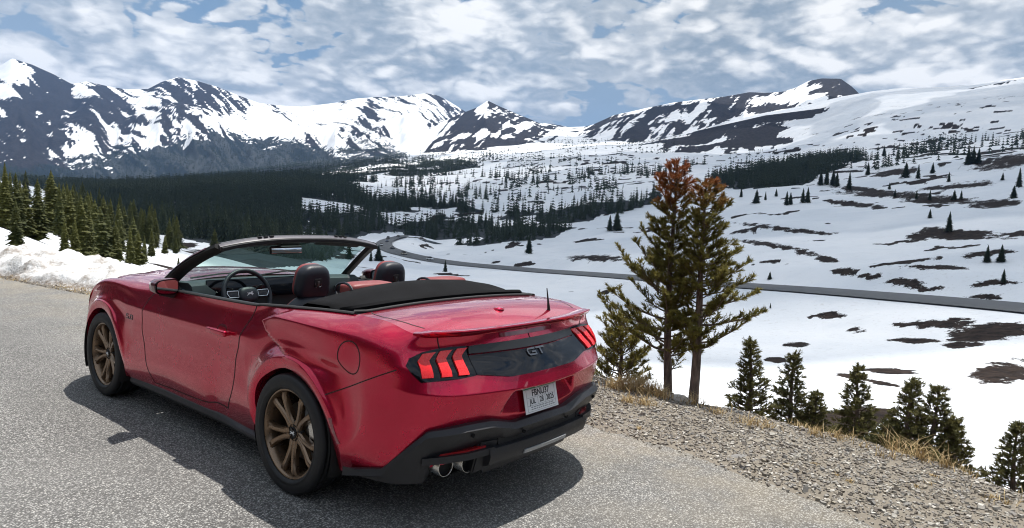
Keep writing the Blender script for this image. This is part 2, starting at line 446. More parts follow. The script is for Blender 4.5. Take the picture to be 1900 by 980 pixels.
# valley road (u, v, distance)
ROAD_PTS = [(752, 436, 520), (742, 439, 505), (728, 442, 485), (716, 446, 462), (710, 452, 440), (714, 459, 420), (730, 466, 400), (760, 474, 385), (800, 482, 372), (850, 489, 350), (920, 495, 322), (1000, 502, 290), (1080, 507, 262), (1160, 513, 240), (1280, 522, 215), (1400, 531, 192), (1500, 537, 178), (1600, 545, 166), (1750, 557, 155), (1900, 570, 147), (2100, 590, 138), (2300, 612, 132)]
def road_curve():
    P = np.array([tuple(sight_pt(u, v, r)) for u, v, r in ROAD_PTS])
    d = np.concatenate([[0], np.cumsum(np.linalg.norm(np.diff(P, axis=0), axis=1))])
    # ease the survey with a spline through smoothed points
    t = np.arange(0, d[-1], 4.0)
    Q = np.stack([np.interp(t, d, P[:, k]) for k in range(3)], 1)
    ker = np.exp(-np.linspace(-2, 2, 15) ** 2); ker /= ker.sum()
    Qp = np.concatenate([np.repeat(Q[:1], 7, 0), Q, np.repeat(Q[-1:], 7, 0)])
    return np.stack([np.convolve(Qp[:, k], ker, 'valid') for k in range(3)], 1)
ROAD = road_curve(); ROAD_HALF = 5.2

def near_z(x, y):
    """gravel shoulder, ploughed snow bank and the drop beside the lay-by"""
    s = x - edge_x(y)
    s = s * np.interp(y, [-20, -9, -4, 3, 9, 14, 22, 40], [.72, .80, .90, 1, .98, .95, .88, .8])       # distance across the edge
    n = fbm(x * 1.3, y * 1.3, 4) - .5
    z = np.where(s < 0, -.07, -.012 - .055 * s)
    edge = 1.72 + .22 * (fbm(y * .9, y * 0 + 3, 3) - .5)
    z = np.where(s > edge, z - .62 * (s - edge) + .10 * np.minimum(1, (s - edge)) * n * 2, z)
    z += .05 * n * sstep(0.0, .5, s)
    z += .05 * (fbm(x * .7, y * .7, 2) - .45) * sstep(.9, 1.6, s)
    return z, s
def bank_z(x, y, s):
    f = sstep(4.5, 7.0, y) * (1 - sstep(34, 46, y))
    n = fbm(x * .55 + 4, y * .55, 4); m = fbm(x * 2.1, y * 2.1 + 7, 3)
    h = (.62 + 1.0 * (n - .42) + .42 * (m - .5)) * sstep(.06, .62, s + .30 * (m - .5)) * (1 - sstep(2.0, 3.6, s))
    return f * np.maximum(h, 0) * np.interp(y, [5, 8, 10, 14, 20, 30], [.6, .85, 1.0, 1.35, 1.6, 1.6])

def land_z(az, r, detail=True):
    x = CAM.x + r * np.sin(az); y = CAM.y + r * np.cos(az)
    zb = base_z(az, r)
    # rolling detail grows with distance
    zb = zb + (fbm(x / 38., y / 38., 3) - .5) * np.clip((r - 25) * .03, 0, 5.0) + (fbm(x / 210., y / 210., 3) - .5) * np.clip((r - 250) * .02, 0, 26.) * (1 - sstep(2600, 3400, r))
    z = zb; lay = np.zeros_like(r)
    for (taz, tel), rr, rf, rough, nm in LAYERS:
        el = np.interp(az, taz, tel); zr = CAM.z + rr * np.tan(el)
        # hide the wall outside its own span
        span = sstep(taz[0] - .02, taz[0] + .06, az) * (1 - sstep(taz[-1] - .06, taz[-1] + .02, az)) if nm != 'A' else 1.0
        zf = base_z(az, np.full_like(r, rf)) - 20
        t = np.clip((r - rf) / (rr - rf), 0, 1)
        p = 1.35 + .35 * (fbm(az * 26 + ord(nm), az * 0 + 2.2, 3) - .5)
        zw = zf + (zr - zf) * t ** p
        # gullies and buttresses run down the fall line
        H = np.maximum(zr - zf, 30)
        a = az * rr
        g = ridged(a / 420. + .25 * fbm(a / 300., r / 300., 2), r / 2300. + 3.3 * ord(nm), 4) - .55
        f2 = fbm(a / 110., r / 260., 4) - .5
        env = np.sin(PI * np.clip(t, 0, 1)) ** .8
        zw = zw + rough * env * H * (.20 * g + .07 * f2)
        back = np.maximum(r - rr, 0); zw = zw - back * .55
        zw = np.where(r < rf, -1e4, zw); zw = span * zw + (1 - span) * np.minimum(zw, zb)
        lay = np.where(zw > z, ord(nm) - 64, lay); z = np.maximum(z, zw)
    zn, s = near_z(x, y)
    w = sstep(2.2, 7.0, s) * sstep(7.0, 16.0, r)
    w = np.where(s < 0, sstep(-8.5, -16.0, s), w)
    z = zn * (1 - w) + z * w
    return z, lay, s, x, y

AZS = np.concatenate([np.linspace(math.radians(-180), math.radians(4), 60, endpoint=False), np.linspace(math.radians(4), math.radians(98), 790, endpoint=False), np.linspace(math.radians(98), math.radians(180), 34)])
RS = np.concatenate([np.geomspace(.6, 14, 60, endpoint=False), np.geomspace(14, 1150, 300, endpoint=False), np.linspace(1150, 2330, 80, endpoint=False), np.linspace(2330, 3930, 85, endpoint=False), np.linspace(3930, 5640, 80, endpoint=False), np.geomspace(5640, 14000, 10)])
def pix_of(az, r, z):
    """where a land point shows on the survey photograph (for transferring its patches)"""
    P = np.stack([r * np.sin(az), r * np.cos(az), z - CAM.z], -1)
    x = P @ np.array(ar); yv = P @ np.array(au); d = np.maximum(P @ np.array(af), 1e-3)
    return 950 + FPX * x / d, 490 - FPX * yv / d

def in_poly(u, v, poly):
    c = np.zeros(u.shape, bool); n = len(poly)
    for i in range(n):
        x0, y0 = poly[i]; x1, y1 = poly[(i + 1) % n]
        if y0 == y1: continue
        k = ((y0 > v) != (y1 > v)) & (u < (x1 - x0) * (v - y0) / (y1 - y0) + x0)
        c ^= k
    return c

def build_land():
    AZ, RR = np.meshgrid(AZS, RS, indexing='ij')
    Z, LAY, S, X, Y = land_z(AZ, RR)
    # level a bench for the valley road and throw a ploughed ridge beside it
    m = (RR > 110) & (RR < 600) & (AZ > .3) & (AZ < 1.9)
    idx = np.argwhere(m); px, py = X[m], Y[m]
    best = np.full(len(px), 1e9); bz = np.zeros(len(px))
    for k in range(0, len(ROAD) - 1):
        a, b = ROAD[k], ROAD[k + 1]; d = b[:2] - a[:2]; L2 = d @ d
        t = np.clip(((px - a[0]) * d[0] + (py - a[1]) * d[1]) / L2, 0, 1)
        dist = np.hypot(px - a[0] - t * d[0], py - a[1] - t * d[1]); q = dist < best
        best[q] = dist[q]; bz[q] = (a[2] + t * (b[2] - a[2]))[q]
    z0 = Z[m]
    w = 1 - sstep(10, 32, best)
    zz = z0 * (1 - w) + (bz - .75) * w
    zz += np.where((best > 7.4) & (best < 15), 1.0, 0) * .28 * np.sin(PI * np.clip((best - 7.4) / 7.6, 0, 1)) * (.4 + fbm(px / 3., py / 3., 3))
    Z[m] = zz
    # ---- surface masks
    U, Vv = pix_of(AZ, RR, Z)
    az_m = AZ * RR
    bare = np.zeros_like(Z)
    n1 = fbm(X / 26., Y / 26., 5, .55); n2 = fbm(X / 9., Y / 9., 4); n3 = fbm(X / 120., Y / 120., 4); n4 = fbm(X / 2.6, Y / 2.6, 3)
    mid = sstep(60, 110, RR) * (1 - sstep(1500, 2200, RR))
    # scattered bare ground on the snowfields, more of it on the right-hand hill
    dens = np.interp(U, [0, 600, 900, 1200, 1500, 1900, 2300], [.0, .02, .03, .035, .055, .075, .07])
    dens = dens * np.interp(Vv, [250, 330, 400, 470, 560, 640, 760, 900], [1.0, 1.1, .9, .25, .15, .55, .70, .5])
    bare = mid * sstep(.66 - dens, .70 - dens, n1 * .75 + n3 * .25 + .06 * (n2 - .5))
    # steep mountain faces: rock in streaks along the fall line
    a = AZ * 4200
    tt = np.zeros_like(RR)
    for (tz, te), rr_, rf_, ro_, nm_ in LAYERS:
        tt = np.where(LAY == ord(nm_) - 64, np.clip((RR - rf_) / (rr_ - rf_), 0, 1), tt)
    k = np.where(LAY == 1, .26, -.20)
    ash = a + k * RR
    st = fbm(ash / 120., RR / 900., 5, .60); st2 = ridged(ash / 300., RR / 1200., 4); st3 = fbm(ash / 30. + .5 * st, RR / 330., 5, .70)
    band = fbm(a / 420. + 3 * tt, tt * 9. + a / 1500., 5, .62)
    slope = np.abs(np.gradient(Z, axis=1) / np.maximum(np.gradient(RR, axis=1), 1e-3))
    sideslope = np.gradient(Z, axis=0) / np.maximum(np.gradient(AZ, axis=0) * RR, 1e-3)
    wall = LAY > 0
    rk = np.where(LAY == 1, .32 * st + .18 * st2 + .50 * st3, np.where(LAY == 2, .22 * st + .15 * st2 + .33 * st3 + .30 * band, .15 * st + .25 * st3 + .60 * band))
    # share of bare rock per region of the massif (photograph coordinates of the summit areas)
    def blob(u0, v0, su, sv): return np.exp(-((U - u0) / su) ** 2 - ((Vv - v0) / sv) ** 2)
    share = .34 + .0 * U
    share = np.where(LAY == 1, .44, share); share = np.where(LAY == 2, .52, share); share = np.where(LAY == 3, .60, share)
    share = share + .30 * blob(60, 240, 150, 90) + .22 * blob(200, 200, 90, 45) - .30 * blob(25, 140, 32, 24) - .12 * blob(210, 270, 90, 30)
    share = share - .14 * blob(560, 232, 130, 38) - .20 * blob(780, 205, 70, 28) - .20 * blob(770, 245, 60, 35) + .22 * blob(690, 215, 16, 40) + .18 * blob(380, 190, 50, 28) - .22 * blob(450, 235, 70, 20)
    share = share + .34 * blob(880, 222, 50, 14) - .22 * blob(935, 212, 40, 12) + .30 * blob(1550, 165, 40, 20) - .20 * blob(1505, 180, 22, 18) - .25 * blob(1440, 185, 50, 10)
    share = share + .20 * blob(1160, 240, 60, 22) - .25 * blob(1700, 215, 120, 18) + .26 * blob(1500, 205, 110, 14) + .20 * blob(1420, 245, 60, 16) + .34 * blob(1840, 225, 70, 14) - .30 * blob(1800, 185, 90, 16) - .2 * blob(1650, 260, 110, 18)
    share = share + .42 * (1 - np.clip(np.abs((Vv - (205 - (U - 1660) * .19)) / 8), 0, 1)) * sstep(1600, 1680, U) * sstep(1930, 1880, U)
    q = .5 + (rk - .5) * 1.0
    bw = sstep(-.01, .05, q - (.72 - .46 * share) + .10 * np.clip(-sideslope, -.5, .5))
    far = sstep(1500, 2200, RR)
    bare = np.where(wall, bw, bare)
    bare = np.where(RR > 6500, .0, bare)
    # single bare patches seen on the right-hand slope: (u, v, half width, half height, tilt)
    PATCH = [(1785, 436, 72, 8, .03), (1745, 430, 25, 7, .1), (1700, 440, 18, 5, .1), (1735, 601, 60, 7, -.06), (1838, 615, 64, 12, -.12), (1866, 690, 50, 20, -.05), (1650, 688, 45, 6, .03), (1585, 700, 25, 4, .12), (1745, 720, 22, 6, .1), (1640, 712, 32, 5, .2), (1440, 456, 62, 4, .14), (1500, 470, 20, 5, .1), (1532, 481, 18, 5, .1), (1460, 425, 70, 2.5, .11), (1570, 503, 24, 5, 0), (1610, 512, 22, 4, 0), (1680, 524, 30, 5, 0), (1722, 536, 26, 4, 0), (1535, 586, 28, 5, .0), (1592, 614, 22, 5, 0), (1720, 495, 60, 3, .05),
             (1660, 362, 90, 6, .05), (1745, 372, 60, 6, .02), (1600, 352, 40, 4, .1), (1850, 378, 45, 6, -.05), (1780, 345, 60, 5, -.1), (1870, 300, 60, 10, -.12), (1660, 320, 40, 5, -.1), (1590, 380, 45, 3, .1), (1835, 470, 40, 4, -.1), (1850, 525, 45, 5, -.04), (1830, 550, 30, 3, 0), (1110, 479, 48, 5, .0), (1790, 640, 30, 4, 0), (1690, 632, 40, 3, 0), (1480, 640, 22, 3, 0), (1440, 668, 15, 3, 0),
             (300, 500, 45, 8, .15), (230, 492, 60, 9, .2), (180, 486, 55, 10, .2), (340, 455, 25, 5, .1), (150, 470, 60, 8, .25), (60, 430, 50, 8, .4), (90, 455, 40, 7, .4), (380, 470, 30, 6, .1), (640, 475, 20, 3, 0)]
    vis = (AZ > .15) & (AZ < 1.75)
    for pu, pv, pw, ph, pt in PATCH:
        ph = max(ph, 4.2); du = (U - pu); dv = (Vv - pv) - pt * du
        e = (du / pw) ** 2 + (dv / ph) ** 2
        k = sstep(3.0, -.5, e + 2.2 * (n2 - .5) + 1.4 * (n1 - .5) + 2.4 * (n4 - .5)) * vis * (LAY == 0)
        bare = np.maximum(bare, k)
    # near ground: gravel shoulder and the lip below it are bare, the bank is snow
    nb = sstep(4.2, 3.0, S + 1.2 * (n2 - .5)) * (RR < 60)
    bare = np.maximum(bare, nb)
    behind = (RR < 60) & (Y > 6.0) & (S > 2.6)
    bare = np.where(behind, sstep(.50, .60, n1), bare)
    # bare brown strip behind the bank
    bare = np.where((S < -8.0) & (RR < 400), np.maximum(bare, sstep(.42, .55, n1)), bare)
    left = (AZ < .05) | (AZ > 1.8)
    bare = np.where(left & (RR > 10), np.maximum(bare, sstep(.30, .36, n1 * .6 + n3 * .4)), bare)
    # forest floor mask (dark needles between the trunks), also carries the far woods
    FOR = np.zeros_like(Z)
    for poly, dn in FOREST:
        FOR = np.maximum(FOR, in_poly(U + 16 * (n1 - .5) + 90 * (n3 - .5) * (RR > 1800), Vv + 7 * (n1 - .5) + 46 * (n3 - .5) * (RR > 1800) + 30 * (n2 - .5) * (RR > 2400), poly) * dn)
    fn = sstep(.95 - .75 * FOR, 1.05 - .75 * FOR, n1 * .6 + n2 * .4 + .12)
    FOR = FOR * vis * fn * (RR > 150) * np.where((RR < 2000) & (U > 560), sstep(.46, .56, fbm(X / 60., Y / 60., 3) + .10), 1.0)
    FOR = np.where(left & (RR > 22), np.maximum(FOR, sstep(.42, .52, n1)), FOR)
    V = np.stack([X, Y, Z], -1).reshape(-1, 3)
    o = mesh_np('terrain', V, grid_faces(len(AZS), len(RS), flip=True), None, None)
    me = o.data
    for nm, arr in (('bare', bare), ('forest', FOR), ('layer', LAY)):
        at = me.attributes.new(nm, 'FLOAT', 'POINT'); at.data.foreach_set('value', arr.astype(np.float32).ravel())
    tag(o, 'snow-covered mountain land with bare rock and a wide valley below the road', None, None, 'structure')
    return o, (AZ, RR, X, Y, Z, U, Vv, FOR, LAY)

# woods: outline on the survey photograph, density
FOREST = [
    ([(0, 300), (60, 322), (190, 292), (330, 262), (400, 246), (470, 262), (560, 268), (640, 286), (720, 276), (760, 290), (690, 306), (600, 322), (430, 338), (330, 350), (150, 378), (60, 345), (-40, 330)], .92),
    ([(120, 385), (330, 348), (500, 330), (620, 318), (700, 312), (860, 300), (900, 312), (720, 332), (650, 350), (700, 372), (820, 372), (900, 392), (1010, 392), (1100, 380), (1190, 372), (1225, 352), (1225, 372), (1170, 392), (1110, 402), (1060, 425), (1000, 446), (940, 450), (880, 456), (800, 452), (752, 448), (748, 430), (690, 432), (640, 445), (560, 440), (480, 452), (420, 460), (330, 440), (220, 425)], .95),
    ([(730, 300), (900, 284), (1060, 292), (1180, 300), (1260, 318), (1225, 350), (1100, 378), (1000, 388), (820, 368), (720, 368), (680, 350), (740, 330)], .38),
    ([(1300, 338), (1420, 312), (1560, 292), (1640, 282), (1560, 312), (1480, 348), (1330, 352)], .85),
    ([(1560, 285), (1700, 265), (1900, 235), (1990, 230), (1990, 262), (1880, 282), (1740, 300), (1620, 318), (1540, 320)], .42),
    ([(1240, 300), (1420, 285), (1540, 285), (1420, 312), (1300, 335), (1240, 325)], .25),
    ([(400, 462), (560, 440), (640, 445), (640, 468), (560, 492), (470, 500), (400, 490)], .86),
    ([(530, 470), (650, 470), (650, 500), (530, 505)], .40),
    ([(640, 250), (690, 250), (740, 262), (720, 300), (640, 298)], .55),
    ([(1000, 262), (1200, 262), (1350, 275), (1240, 292), (1050, 286)], .20),
]
def land_material():
    t = NT('mountain_ground')
    co = t.coord('Object')
    bare = t.attr('bare').outputs['Fac']; forest = t.attr('forest').outputs['Fac']; layer = t.attr('layer').outputs['Fac']
    nf = t.noise(co, 2.2, 6.0, .6); nm = t.noise(co, .11, 6.0, .62); nl = t.noise(co, .012, 5.0, .6); ns = t.noise(co, 14.0, 4.0, .6)
    # break the mask edges with fine noise so they are not vertex-sized
    b = t.math('ADD', bare, t.math('MULTIPLY', t.math('SUBTRACT', nm, .5), .55))
    b = t.math('ADD', b, t.math('MULTIPLY', t.math('SUBTRACT', nf, .5), .35))
    b = t.math('ADD', b, t.math('MULTIPLY', t.math('SUBTRACT', t.noise(co, .55, 7.0, .75), .5), 1.7))
    b = t.ramp(b, .44, .56)
    f = t.math('ADD', forest, t.math('MULTIPLY', t.math('SUBTRACT', nm, .5), .7))
    f = t.ramp(f, .38, .55)
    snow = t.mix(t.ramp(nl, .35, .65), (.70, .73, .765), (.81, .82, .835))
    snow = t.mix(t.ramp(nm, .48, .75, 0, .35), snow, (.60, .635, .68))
    snow = t.mix(t.ramp(t.noise(co, .45, 6.0, .7), .60, .72, 0, .30), snow, (.40, .37, .34))
    dirty = t.ramp(t.noise(co, 1.1, 6.0, .7), .56, .70, 0.0, .30)
    geo = t.n('ShaderNodeNewGeometry')
    rock = t.mix(t.ramp(nm, .3, .7), (.008, .009, .013), (.038, .036, .041))
    nq = t.noise(co, .7, 5.0, .7)
    shaded_earth = t.mix(t.ramp(nq, .3, .7), (.007, .0052, .0045), (.040, .028, .022))  # bare ground and willow brush, the brush's self-shadow put into the dark tone
    ground = t.mix(t.ramp(layer, .2, .8), shaded_earth, rock)
    geo_r = t.n('ShaderNodeVectorMath', operation='LENGTH'); t.set(geo_r.inputs[0], co)
    ground = t.mix(t.ramp(geo_r.outputs['Value'], 8.0, 16.0, .85, 0.0), ground, t.mix(nf, (.17, .145, .115), (.30, .27, .225)))
    sep = t.n('ShaderNodeSeparateXYZ'); t.set(sep.inputs[0], co)
    # ploughed bank near the lay-by carries grit
    neard = t.math('MULTIPLY', dirty, t.ramp(t.math('ABSOLUTE', sep.outputs[1]), 30.0, 60.0, 1.0, .0))
    snow = t.mix(neard, snow, (.30, .26, .22))
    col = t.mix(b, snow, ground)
    col = t.mix(f, col, (.014, .021, .026))
    rough = t.mix(b, (.55, .55, .55), (.95, .95, .95))
    h1 = t.bump(nf, .5, .16); h2 = t.bump(ns, .25, .03, h1); h3 = t.bump(nm, .5, 1.2, h2)
    t.bsdf(col, .75, 0.0, h3, Specular_IOR_Level=t.ramp(b, .2, .8, .25, .04))
    return t.m
TERRAIN, LAND = build_land()
TERRAIN.data.materials.append(land_material())
LZ_TREE = None
def land_bvh():
    return None
def ground_at(x, y):
    """bilinear height of the land mesh"""
    dx, dy = x - CAM.x, y - CAM.y; r = math.hypot(dx, dy); az = math.atan2(dx, dy)
    i = int(np.clip(np.searchsorted(AZS, az) - 1, 0, len(AZS) - 2)); j = int(np.clip(np.searchsorted(RS, r) - 1, 0, len(RS) - 2))
    fa = (az - AZS[i]) / (AZS[i + 1] - AZS[i]); fr = (r - RS[j]) / (RS[j + 1] - RS[j])
    Z = LAND[4]
    return float((Z[i, j] * (1 - fr) + Z[i, j + 1] * fr) * (1 - fa) + (Z[i + 1, j] * (1 - fr) + Z[i + 1, j + 1] * fr) * fa)
def ground_np(az, r):
    i = np.clip(np.searchsorted(AZS, az) - 1, 0, len(AZS) - 2); j = np.clip(np.searchsorted(RS, r) - 1, 0, len(RS) - 2)
    fa = (az - AZS[i]) / (AZS[i + 1] - AZS[i]); fr = (r - RS[j]) / (RS[j + 1] - RS[j]); Z = LAND[4]
    return (Z[i, j] * (1 - fr) + Z[i, j + 1] * fr) * (1 - fa) + (Z[i + 1, j] * (1 - fr) + Z[i + 1, j + 1] * fr) * fa

# ------------------------------------------------------------------ asphalt lay-by, valley road
def asphalt_material(name, base, scale):
    t = NT(name); co = t.coord('Object')
    v = t.voro(co, scale); cell = t.n('ShaderNodeSeparateColor'); t.set(cell.inputs[0], v[1])
    v2 = t.voro(co, scale * 2.3)
    c2 = t.n('ShaderNodeSeparateColor'); t.set(c2.inputs[0], v2[1])
    big = t.noise(co, .35, 5.0, .6); med = t.noise(co, 2.2, 5.0, .6)
    k = t.math('ADD', t.math('MULTIPLY', cell.outputs[0], .62), t.math('MULTIPLY', c2.outputs[0], .38))
    stone = t.mix(t.ramp(k, .12, .92), tuple(x * .52 for x in base), tuple(x * 1.6 for x in base))
    stone = t.mix(t.ramp(cell.outputs[1], .90, .97), stone, (.62, .60, .56))
    stone = t.mix(t.ramp(cell.outputs[2], .88, .95, 0, .6), stone, (.05, .048, .046))
    gap = t.ramp(v[0], .30, .62)
    col = t.mix(t.math('MULTIPLY', gap, .80), stone, (.030, .029, .029))
    col = t.mix(t.ramp(big, .35, .7, 0, .30), col, (.275, .27, .26))
    col = t.mix(t.ramp(med, .64, .82, 0, .22), col, (.30, .265, .20))
    dust = t.attr('dust').outputs['Fac']
    dm = t.math('MULTIPLY', dust, t.ramp(t.noise(co, 1.3, 6.0, .65), .38, .62, .1, 1.0))
    col = t.mix(t.math('MULTIPLY', dm, .42), col, t.mix(cell.outputs[0], (.26, .21, .14), (.46, .40, .29)))
    wear = t.noise(t.coord('Object', (.9, .07, 1)), 1.0, 4.0, .55)
    col = t.mix(t.ramp(wear, .45, .70, 0, .28), col, (.10, .097, .094))
    h = t.math('SUBTRACT', t.math('MULTIPLY', k, .4), v[0])
    nrm = t.bump(h, .85, .006)
    t.bsdf(col, .88, 0.0, nrm, Specular_IOR_Level=.3)
    return t.m
M_ASPH = asphalt_material('chip_seal_asphalt', (.295, .290, .278), 92.0)
def layby():
    ys = np.concatenate([np.linspace(-60, -10, 60, endpoint=False), np.linspace(-10, 20, 600, endpoint=False), np.linspace(20, 80, 80)])
    xe = edge_x(ys) + .10 * (fbm(ys * 2.3, ys * 0 + 1.7, 4) - .5) * 2 + .04 * (fbm(ys * 11, ys * 0 + 4, 2) - .5)
    V = []
    ws = np.array([0.0, .012, .10, .6, 2, 4, 6.5, 9.0]); zs = np.array([-.045, -.006, 0, 0, 0, 0, 0, 0])
    for y, x in zip(ys, xe):
        for w, z in zip(ws, zs): V.append((x - w, y, z))
    o = mesh_np('asphalt_road', V, grid_faces(len(ys), len(ws)), M_ASPH, None)
    at = o.data.attributes.new('dust', 'FLOAT', 'POINT'); at.data.foreach_set('value', np.tile(np.array([1, 1, .9, .55, .05, 0, 0, .4], np.float32), len(ys)))
    tag(o, 'grey chip-seal asphalt of the mountain lay-by under the parked car', None, None, 'structure')
layby()
def valley_road():
    V = []; n = len(ROAD)
    for i in range(n):
        t = ROAD[min(i + 1, n - 1)] - ROAD[max(i - 1, 0)]; t[2] = 0; t /= np.linalg.norm(t); b = np.array([t[1], -t[0], 0])
        j = 1 + .16 * (float(fbm(np.array(i * .9), np.array(2.2), 3)) - .5)
        for w in (-ROAD_HALF, -ROAD_HALF + .3, -.08, .08, ROAD_HALF - .3, ROAD_HALF): V.append(ROAD[i] + b * w * j + np.array([0, 0, -w * .085 + .10 - (.10 if abs(w) == ROAD_HALF else .0)]))
    m = plain('worn_road_asphalt', (.115, .118, .122), .85, var=.25, scale=.2)
    o = mesh_np('valley_road', V, grid_faces(n, 6, flip=True), m, None)
    tag(o, 'two-lane valley road curving away through the snow', None, None, 'structure')
valley_road()

# ------------------------------------------------------------------ ploughed snow bank along the far edge
def snow_bank():
    ys = np.arange(4.6, 44, .075); ss = np.concatenate([np.linspace(-.05, 2.4, 42), np.linspace(2.55, 4.2, 12)])
    Y, S = np.meshgrid(ys, ss, indexing='ij'); X = edge_x(Y) + S
    h = bank_z(X, Y, S)
    lump = np.abs(2 * fbm(X * 1.7 + 3, Y * 1.7, 3) - 1) * .34 + np.abs(2 * fbm(X * 4.5, Y * 4.5 + 2, 2) - 1) * .14
    ch = (fbm(X * 9, Y * 9, 3) - .5) * .09
    env = np.clip(h / .35, 0, 1)
    zg = ground_np(np.arctan2(X - CAM.x, Y - CAM.y), np.hypot(X - CAM.x, Y - CAM.y))
    Zb = zg - .08 + h * .44 + env * (lump * .50 + ch - .03)
    # undercut, collapsing face
    X = X - .22 * env * (fbm(Y * 1.4, Zb * 2.5, 3) - .35) * sstep(1.2, .3, S)
    V = np.stack([X, Y, Zb], -1).reshape(-1, 3)
    t = NT('old_ploughed_snow'); co = t.coord('Object')
    n = t.noise(co, 1.6, 7.0, .68); f = t.noise(co, 14.0, 5.0, .6); g = t.noise(co, 70.0, 3.0)
    sep = t.n('ShaderNodeSeparateXYZ'); t.set(sep.inputs[0], co)
    dirt = t.math('ADD', t.ramp(n, .40, .62, 0, .85), t.ramp(t.math('ADD', sep.outputs[2], t.math('MULTIPLY', t.math('SUBTRACT', n, .5), .35)), .12, -.02, 0, .75))
    dirt = t.math('MULTIPLY', dirt, t.ramp(f, .25, .65, .35, 1.0))
    col = t.mix(t.math('MINIMUM', dirt, .9), (.80, .81, .82), (.20, .155, .115))
    t.bsdf(col, .7, 0.0, t.bump(g, .3, .02, t.bump(f, .6, .06)), Specular_IOR_Level=.3)
    o = mesh_np('snow_bank', V, grid_faces(len(ys), len(ss), flip=False), t.m, None)
    tag(o, 'lumpy grit-stained snow bank ploughed up along the road at left', 'snow bank')
snow_bank()
# ================================================================== the car
# car frame: origin on the ground under the rear axle, +Y forward, +X to the car's right
WHEEL_R = 0.344
AXLE_F = 2.72
DOOR_F = ([0.20, 0.29, 0.365, 0.49, 0.60, 0.72, 0.83, 0.93, 1.0], [1.795, 1.832, 1.87, 1.925, 1.975, 2.008, 1.985, 1.885, 1.79])
DOOR_R = ([0.20, 0.32, 0.43, 0.60, 0.745, 0.86, 0.95, 1.03], [0.77, 0.745, 0.68, 0.655, 0.631, 0.582, 0.53, 0.485])

def wplan(y):
    return spline([-1.0, -0.7, -0.45, 0, 0.35, 0.8, 1.4, 2.2, 2.72, 3.1, 3.4], [0.87, 0.902, 0.915, 0.922, 0.912, 0.905, 0.907, 0.918, 0.922, 0.885, 0.80], np.atleast_1d(y))
def wbase(y, z):
    z = np.atleast_1d(np.asarray(z, float))
    w = wplan(y)
    w = w - 0.47 * np.maximum(z - 0.70, 0) ** 1.6 - 0.30 * np.maximum(0.36 - z, 0)
    return w

def side_station(ys, zs, dw=(0,) * 8, wF=None):
    st = []
    for k in range(8):
        w = float(wbase(ys[k], zs[k])[0]) + dw[k]
        if wF is not None and k == 7: w = wF
        st.append((w, ys[k], zs[k]))
    return st

